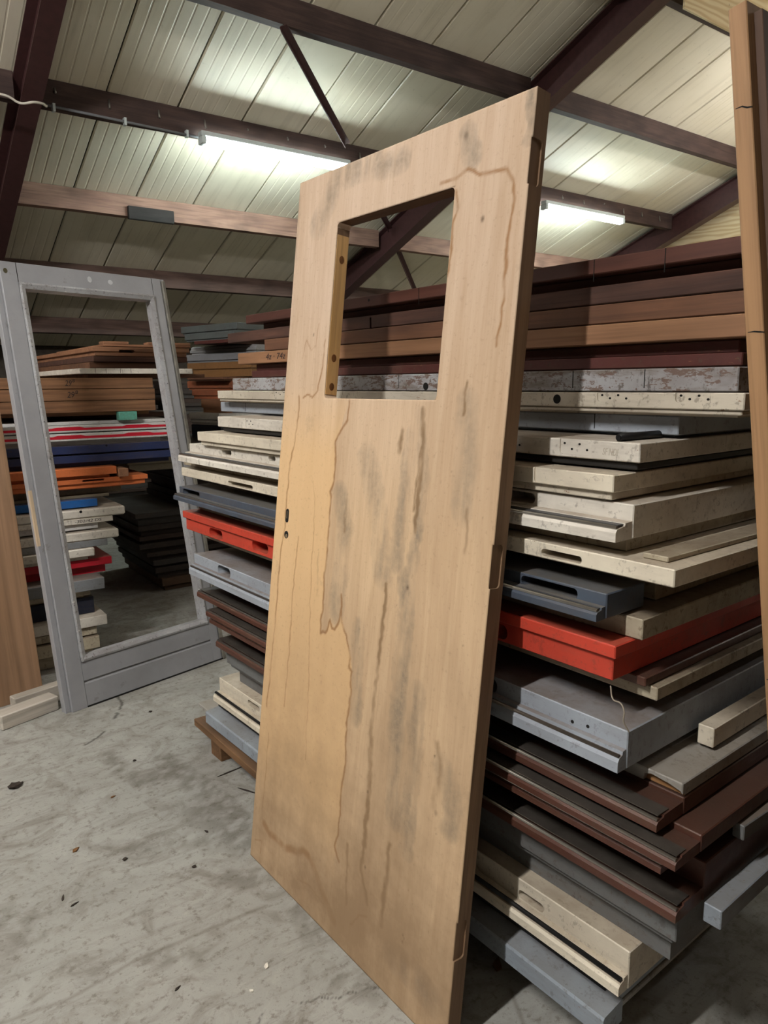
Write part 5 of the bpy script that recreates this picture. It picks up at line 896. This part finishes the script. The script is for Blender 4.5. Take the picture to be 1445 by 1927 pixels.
# ------------------------------------------------------------------ stacked door leaves
P = paint
LM = {
 'mahog1': wood('m_mahog1', (96, 60, 50), (74, 46, 40), .8, .5, .3, 0, .15, .5),
 'mahog2': wood('m_mahog2', (96, 66, 54), (66, 46, 40), 1.2, .75, .6, 0, .5, .5),
 'mahog3': wood('m_mahog3', (124, 86, 62), (84, 58, 46), 1.0, .65, .5, 0, .3, .5),
 'lightoak': wood('m_lightoak', (158, 118, 88), (132, 96, 70), .8, .55, .3, 0, .2, .5),
 'wine': P('m_wine', (86, 46, 42), .6, .3, .5),
 'silver': P('m_silver', (172, 173, 176), .8, .8, .6, under=(104, 84, 74), streak=.7),
 'white1': P('m_white1', (224, 219, 208), .45, .22, .42, dustc=(150, 136, 120)),
 'white2': P('m_white2', (200, 192, 176), .5, .18, .42),
 'white3': P('m_white3', (206, 206, 204), .25, .05, .4, .3),
 'cream1': P('m_cream1', (222, 213, 194), .4, .12, .42, .6, dustc=(134, 118, 100)),
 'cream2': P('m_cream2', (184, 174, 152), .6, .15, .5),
 'bluegrey': P('m_bluegrey', (158, 166, 176), .35, .08, .42),
 'bluegrey2': P('m_bluegrey2', (146, 156, 166), .4, .1, .38, .45, dustc=(112, 104, 96)),
 'slate': P('m_slate', (74, 84, 98), .4, .1, .38, .7, dustc=(104, 98, 88)),
 'red': P('m_red', (202, 70, 52), .35, .05, .42, .6, dustc=(140, 84, 66)),
 'brownpaint': P('m_brownpaint', (84, 52, 42), .5, .12, .32, .6, dustc=(62, 50, 44)),
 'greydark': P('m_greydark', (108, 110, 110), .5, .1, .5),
 'greydark2': P('m_greydark2', (132, 136, 140), .4, .08, .5),
 'greydust': P('m_greydust', (166, 164, 158), .5, .1, .5, .5, dustc=(128, 118, 106)),
 'darkpanel': plain('m_darkpanel', (34, 32, 30), .6),
 'palletw': wood('m_pallet', (128, 96, 66), (96, 70, 48), 1.1, .8, .6, 0, .5, .2),
 'lightbrown': wood('m_lightbrown', (164, 120, 90), (132, 92, 68), 1.0, .6, .3, 0, .2, .3),
 'oak': wood('m_oak', (146, 108, 78), (114, 80, 56), 1.6, .6, .5, 0, .5, .3, knots=1),
 'navy': P('m_navy', (42, 52, 88), .4, .05, .35), 'navy2': P('m_navy2', (30, 36, 52), .4, .05, .4),
 'orange': P('m_orange', (212, 116, 66), .25, .05, .4, .5, dustc=(150, 96, 66)),
 'rust': P('m_rust', (140, 82, 56), .4, .05, .4), 'ochre': P('m_ochre', (132, 96, 60), .4, .05, .4),
 'olive': P('m_olive', (120, 112, 94), .5, .1, .5), 'blue': P('m_blue', (34, 98, 170), .3, .05, .35),
 'crimson': P('m_crimson', (176, 28, 44), .3, .05, .35), 'greengrey': P('m_greengrey', (92, 100, 100), .35, .05, .45),
 'dk1': P('m_dk1', (46, 38, 34), .4, .05, .6, .3, dustc=(60, 54, 48)), 'dk2': P('m_dk2', (58, 56, 54), .4, .05, .6, .3, dustc=(66, 60, 54)), 'dk3': P('m_dk3', (52, 38, 32), .4, .05, .6, .3, dustc=(60, 52, 46)), 'dk4': P('m_dk4', (84, 64, 48), .4, .05, .6, .3, dustc=(80, 66, 54)),  # near-black paints: deep shade of the far stacks put into the colour
 'teal': P('m_teal', (96, 168, 150), .6, .1, .6, .3),
 'moulding': P('m_moulding', (150, 152, 154), .3, .1, .4, .2), 'greymid': P('m_greymid', (126, 128, 132), .3, .08, .45),
}
M_alu3 = plain('dull_cover_strip', (96, 90, 84), .38, .6, .3)
M_stamp = plain('stamped_paint', (186, 178, 164), .6)
M_red_stripe = P('m_stripe', (196, 30, 52), .2, .05, .35, 0)
def text_mesh(s, h, parent, m, loc, name='handwriting', squash=1.0):
    cu = bpy.data.curves.new(name, 'FONT'); cu.body = s; cu.size = h*1.35; cu.extrude = 0.0002; cu.resolution_u = 3; cu.shear = 0.2
    tmp = bpy.data.objects.new(name, cu); COL.objects.link(tmp); bpy.context.view_layer.update()
    dg = bpy.context.evaluated_depsgraph_get(); me = bpy.data.meshes.new_from_object(tmp.evaluated_get(dg)); me.name = name
    bpy.data.objects.remove(tmp); me.materials.clear(); me.materials.append(m)
    return me
def leaf(rec, face=1):
    """face=+1: visible front looks along local +y (stack on the right); -1: it looks along -y (rows behind the frame)"""
    name, cat, label, kind, mk, pos, yaw, L, W, h, group, ex = rec
    m = LM[mk]
    M = Matrix.Translation(pos) @ Matrix.Rotation(yaw, 4, 'Z')
    t0 = thing(name, label, cat, M, group)
    F = face
    bm = bmesh.new(); bv = ex.get('bev', 0.0022)
    def B(x0, x1, o0, o1, z0, z1, b=bv):     # o measured outwards from the front face
        add_box(bm, x0, x1, min(F*o0, F*o1), max(F*o0, F*o1), z0, z1, min(b, (z1-z0)*0.3))
    fill = ex.get('fill', 0)
    if kind in ('flush', 'stripe', 'wide'):
        B(0, L, -W, 0, 0, h)
    elif kind == 'notched':
        B(0, L, -W, 0, 0, h*0.45); B(0, L*0.28, -0.09, 0, h*0.45, h); B(L*0.50, L, -0.09, 0, h*0.45, h)
    elif kind in ('lip_top', 'lip_bot'):
        lip = ex.get('lip', h*0.5); ins = ex.get('ins', 0.014)
        if kind == 'lip_top': zr0, zr1, zl0, zl1 = 0, h-lip, h-lip, h
        else: zr0, zr1, zl0, zl1 = lip, h, 0, lip
        B(0, L, -W, 0, zl0, zl1)
        b2 = bmesh.new(); keepbm = bm; bm = b2
        add_box(b2, ins, L-ins, min(-F*W, -F*ins), max(-F*W, -F*ins), zr0, zr1, bv)
        bm = keepbm; rebate = finish(b2, 'rebate', m, t0)
    elif kind == 'mould':
        pts = [(-0.3, 0), (0.0, 0), (0.0, h*0.35), (-0.010, h*0.5), (-0.014, h*0.8), (-0.030, h), (-0.3, h)]
        add_prism(bm, [(F*a, b) for a, b in pts], 'x', 0, L)
    elif kind == 'sash':
        p, hl = ex.get('p', .04), ex.get('hl', .024)
        l0 = ex.get('ledge0', 0.0)
        dp = ex.get('deep', 0.0)
        B(0, L, -W, -dp, 0, h)
        # ledge: weather bar along the foot of the leaf, a part of its own
        if ex.get('flat'): pts = [(0.0006, 0.0), (p, 0.0), (p, hl*0.85), (p-0.004, hl*0.97), (0.0006, hl*1.12)]
        else: pts = [(0.0006-dp, 0.0), (p, 0.0), (p, hl*0.62), (p-0.005, hl*0.85), (p*0.45, hl*0.95), (p*0.42, hl*1.15), (0.0006-dp, hl*1.2)]
        b2 = bmesh.new(); add_prism(b2, [(F*a, b) for a, b in pts], 'x', l0+0.002, L-0.004)
        finish(b2, 'weather_ledge', m, t0)
    body = finish(bm, 'leaf_panel', m, t0); rebate = rebate if kind in ('lip_top', 'lip_bot') else None
    if fill:
        b2 = bmesh.new(); fi = ex.get('fin', 0.04); q0, q1 = sorted((-F*W, -F*fi)); add_box(b2, fi*.75, L-fi*.75, q0, q1, -fill, -0.0001); finish(b2, 'inner_skin', m, t0)
    cb = []
    sh = ex.get('sloth')
    for s in ex.get('slots', []):
        (xa, za), (xb, zb_) = s[0], s[1]
        x0, x1 = min(xa, xb), max(xa, xb); z0, z1 = min(za, zb_), max(za, zb_)
        hh = sh or max(0.011, min(abs(z1-z0), h*0.45)); zc = (z0+z1)/2
        lo = hh/2+0.006 if kind != 'sash' else min(ex.get('hl', .02)*1.35+hh/2, h-hh/2-0.005)
        zc = min(max(zc, lo), h-hh/2-0.005)
        c = bmesh.new()
        add_prism(c, round_rect(x0, x1, zc-hh/2, zc+hh/2, hh*0.45, 4), 'y', -0.07 if F > 0 else -0.02, 0.02 if F > 0 else 0.07); cb.append(c)
    for s in (ex.get('notch') or []):
        x = s[0][0]
        c = bmesh.new(); add_box(c, x-0.004, x+0.004, -0.012 if F > 0 else -0.01, 0.05, -0.01, h*0.85); cb.append(c); break
    if ex.get('chipc'):
        c = bmesh.new(); add_prism(c, [(-.01, -.01), (.004, .012), (.03, .018), (.07, .022), (.085, .016), (.09, -.01)], 'y', -0.012, 0.02); cb.append(c)
    if cb:
        if rebate: cut(rebate, [c.copy() for c in cb])
        cut(body, cb)
    e = 0.0006
    if ex.get('chipc'):
        bm = bmesh.new(); add_prism(bm, [(0.001, 0.0005), (.004, .012), (.03, .018), (.07, .022), (.083, .016), (.088, 0.0005)], 'y', -0.0125, -0.0115)
        finish(bm, 'splintered_wood', wood('fresh_wood', (176, 132, 88), (142, 100, 62), 2, .7, .2, 0, .5, 0), t0)
    for s in ex.get('plates', []):
        (xa, za), (xb, zb_) = s[0], s[1]; x0, x1 = min(xa, xb), max(xa, xb)
        blank = len(s) > 2
        z0, z1 = h*0.16 if kind != 'lip_top' else h-ex.get('lip', h*.5)+0.003, h
        if kind == 'lip_top' and not blank: z0 = max(h*0.5+0.002, 0.003)
        c = bmesh.new(); add_prism(c, round_rect(x0, x1, z0, z1+0.02, 0.007, 4, (0, 0, 1, 1)), 'y', -0.003 if F > 0 else -0.02, 0.02 if F > 0 else 0.003)
        cut(body, [c])
        if not blank:
            bm = bmesh.new()
            for k in range(4):
                xx = x0+(x1-x0)*(0.15+0.24*k); zz = (z0+z1)/2 + (z1-z0)*(0.2 if k % 2 else -0.15)
                disc(bm, xx, zz, 0.0032, 0.0026, -0.0032 if F > 0 else 0.0028, -0.0027 if F > 0 else 0.0033, 8)
            finish(bm, 'screw_holes', M_hole, t0)
    if ex.get('holes'):
        bm = bmesh.new(); r = ex.get('hole_r', 0.004)
        for (x, z) in ex['holes']:
            z = min(max(z, r*1.1), h-r*1.1)
            disc(bm, x, z, r, r, F*0.0, F*e, 14)
        finish(bm, 'bore_hole', M_hole, t0)
    if ex.get('cracks'):
        for s in ex['cracks']:
            bm = bmesh.new(); x = s[0][0]; add_box(bm, x-0.0010, x+0.0010, min(0, F*e), max(0, F*e), h*0.15, h*0.98)
            finish(bm, 'joint_line', M_hole, t0)
    for s in ex.get('text', []):
        (xa, za), (xb, zb_) = s[0], s[1]; x0, x1 = min(xa, xb), max(xa, xb)
        tm = M_ink if s[2] != 'SF NDI' else M_stamp; me = text_mesh(s[2], h*0.55 if s[2] != 'SF NDI' else h*.4, t0, tm, None)
        o = bpy.data.objects.new('handwriting', me); COL.objects.link(o); o.parent = t0
        xsv = [v.co.x for v in me.vertices]; wd = max(xsv)-min(xsv); k = (x1-x0)/wd
        if F > 0: o.matrix_basis = Matrix.Translation((x1, e, h*0.28)) @ Matrix.Rotation(math.pi, 4, 'Z') @ Matrix.Rotation(math.pi/2, 4, 'X') @ Matrix.Diagonal((k, 1, 1, 1))
        else: o.matrix_basis = Matrix.Translation((x0, -e, h*0.28)) @ Matrix.Rotation(math.pi/2, 4, 'X') @ Matrix.Diagonal((k, 1, 1, 1))
    if kind == 'stripe':
        bm = bmesh.new(); add_box(bm, 0, L, -0.0012, 0.0, h*0.28, h*0.62)
        for x in (0.42, 0.80): add_prism(bm, [(x-0.13, h*0.6), (x-0.10, h*0.78), (x+0.02, h*0.78), (x+0.05, h*0.6)], 'y', -0.0012, 0)
        finish(bm, 'red_stripe', M_red_stripe, t0)
    st = ex.get('strip')
    if st and kind in ('sash', 'wide'):
        p, hl = (ex.get('p', .04), ex.get('hl', .024)) if kind == 'sash' else (-0.075, h+0.001)
        bm = bmesh.new()
        r = 0.0042 if st != 'seal' else 0.0055
        zc = hl*0.86+r*0.6 if kind == 'sash' else h+r*0.9
        oc = p-0.007 if kind == 'sash' else p
        if st == 'seal' and kind == 'sash': oc, zc = (p-0.010, hl*1.0+r*0.8) if not ex.get('flat') else (0.010, hl*1.12+r*0.8)
        add_cyl(bm, (0.004, F*oc, zc), (L-0.01, F*oc, zc), r, 10)
        finish(bm, 'rubber_seal' if st == 'seal' else 'metal_strip', {'metal': M_alu, 'metal2': M_alu, 'worn': M_alu2, 'seal': M_black}[st], t0)
        if st == 'metal2':
            bm = bmesh.new(); q = sorted((F*(-0.004), F*(p-0.010))); add_box(bm, 0.006, L-0.012, q[0], q[1], hl*1.2+0.0002, hl*1.2+0.0022)
            finish(bm, 'cover_strip', M_alu3, t0)
        if st == 'metal':
            bm = bmesh.new(); add_box(bm, 0.006, L-0.01, min(F*(p*0.40), F*(p-0.012)), max(F*(p*0.40), F*(p-0.012)), hl*1.0, hl*1.0+0.003)
            finish(bm, 'rubber_seal', plain('grey_seal', (70, 70, 72), .5), t0)
    return t0
for r in STACK_RIGHT: leaf(r, 1)
for r in STACK_FRAME: leaf(r, -1)
for r in STACK_FAR: leaf(r, -1)
for r in STACK_TURNED: leaf(r, 1)
# ------------------------------------------------------------------ loose timbers in and around the stacks
def beam(name, label, cat, p, d, L, wd, ht, m, z, bev=0.002, parts=None):
    d = Vector((d[0], d[1], 0)).normalized(); n = Vector((-d.y, d.x, 0))
    bm = bmesh.new(); add_box(bm, 0, L, 0, wd, 0, ht, bev); o = finish(bm, name, m)
    o.matrix_world = Matrix(((d.x, n.x, 0, p[0]), (d.y, n.y, 0, p[1]), (0, 0, 1, z), (0, 0, 0, 1))); return tag(o, label, cat)
for args in LOOSE: beam(*args[:6], args[6], args[7], LM[args[8]], args[9])
# black rod on the white leaf
bm = bmesh.new(); add_cyl(bm, (0, 0, 0), (ROD[2], 0, 0), 0.0085, 12); bmesh.ops.bevel(bm, geom=[e for e in bm.edges if abs(e.verts[0].co.x-e.verts[1].co.x) < 1e-6], offset=0.003, segments=2, affect='EDGES')
o = finish(bm, 'rod', M_black); o.matrix_world = Matrix.Translation(ROD[0]) @ Matrix.Rotation(ROD[1], 4, 'Z'); tag(o, 'short black rubber rod lying on the white leaf with screw holes', 'rod')
# cobweb strand
cw = tube_curve('cobweb', COBWEB, 0.0016, plain('cobweb_grey', (150, 140, 126), .9)); tag(cw, 'dusty cobweb strand hanging below the corner of the red door leaf', 'cobweb')
# pallet bearers and floor bits
def clump(name, label, cat, x, y, s, m, seed, flat=0.4):
    r = random.Random(seed); bm = bmesh.new(); bmesh.ops.create_icosphere(bm, subdivisions=2, radius=s)
    for v in bm.verts: v.co *= r.uniform(0.6, 1.25); v.co.z *= flat
    mz = min(v.co.z for v in bm.verts)
    o = finish(bm, name, m); o.location = (x, y, -mz); return tag(o, label, cat)
def chip(label, x, y, a, l, w_, m, name='leaf_scrap', cat='debris'):
    bm = bmesh.new()
    pts = [(0, 0), (l*.3, w_), (l*.7, w_*.7), (l, 0), (l*.6, -w_*.6), (l*.25, -w_)]
    add_prism(bm, pts, 'z', 0.0005, 0.003)
    for v in bm.verts: v.co.z += 0.25*abs(v.co.y)*(v.co.z > 0.001)
    o = finish(bm, name, m); o.location = (x, y, 0); o.rotation_euler = (0, 0, a); return tag(o, label, cat)
M_lump = plain('dark_lump', (52, 44, 38), .9, 0, .3); M_dry = plain('dry_leaf', (112, 78, 44), .8, 0, .3); M_pale = plain('pale_chip', (226, 222, 212), .7)
for i, (x, y, s, lab) in enumerate(LUMPS): clump('clod', lab, 'debris', x, y, s, M_lump, i+3)
for i, (x, y, a, l, w_, k, lab) in enumerate(CHIPS): chip(lab, x, y, a, l, w_, {'d': M_dry, 'p': M_pale, 'k': M_lump}[k])
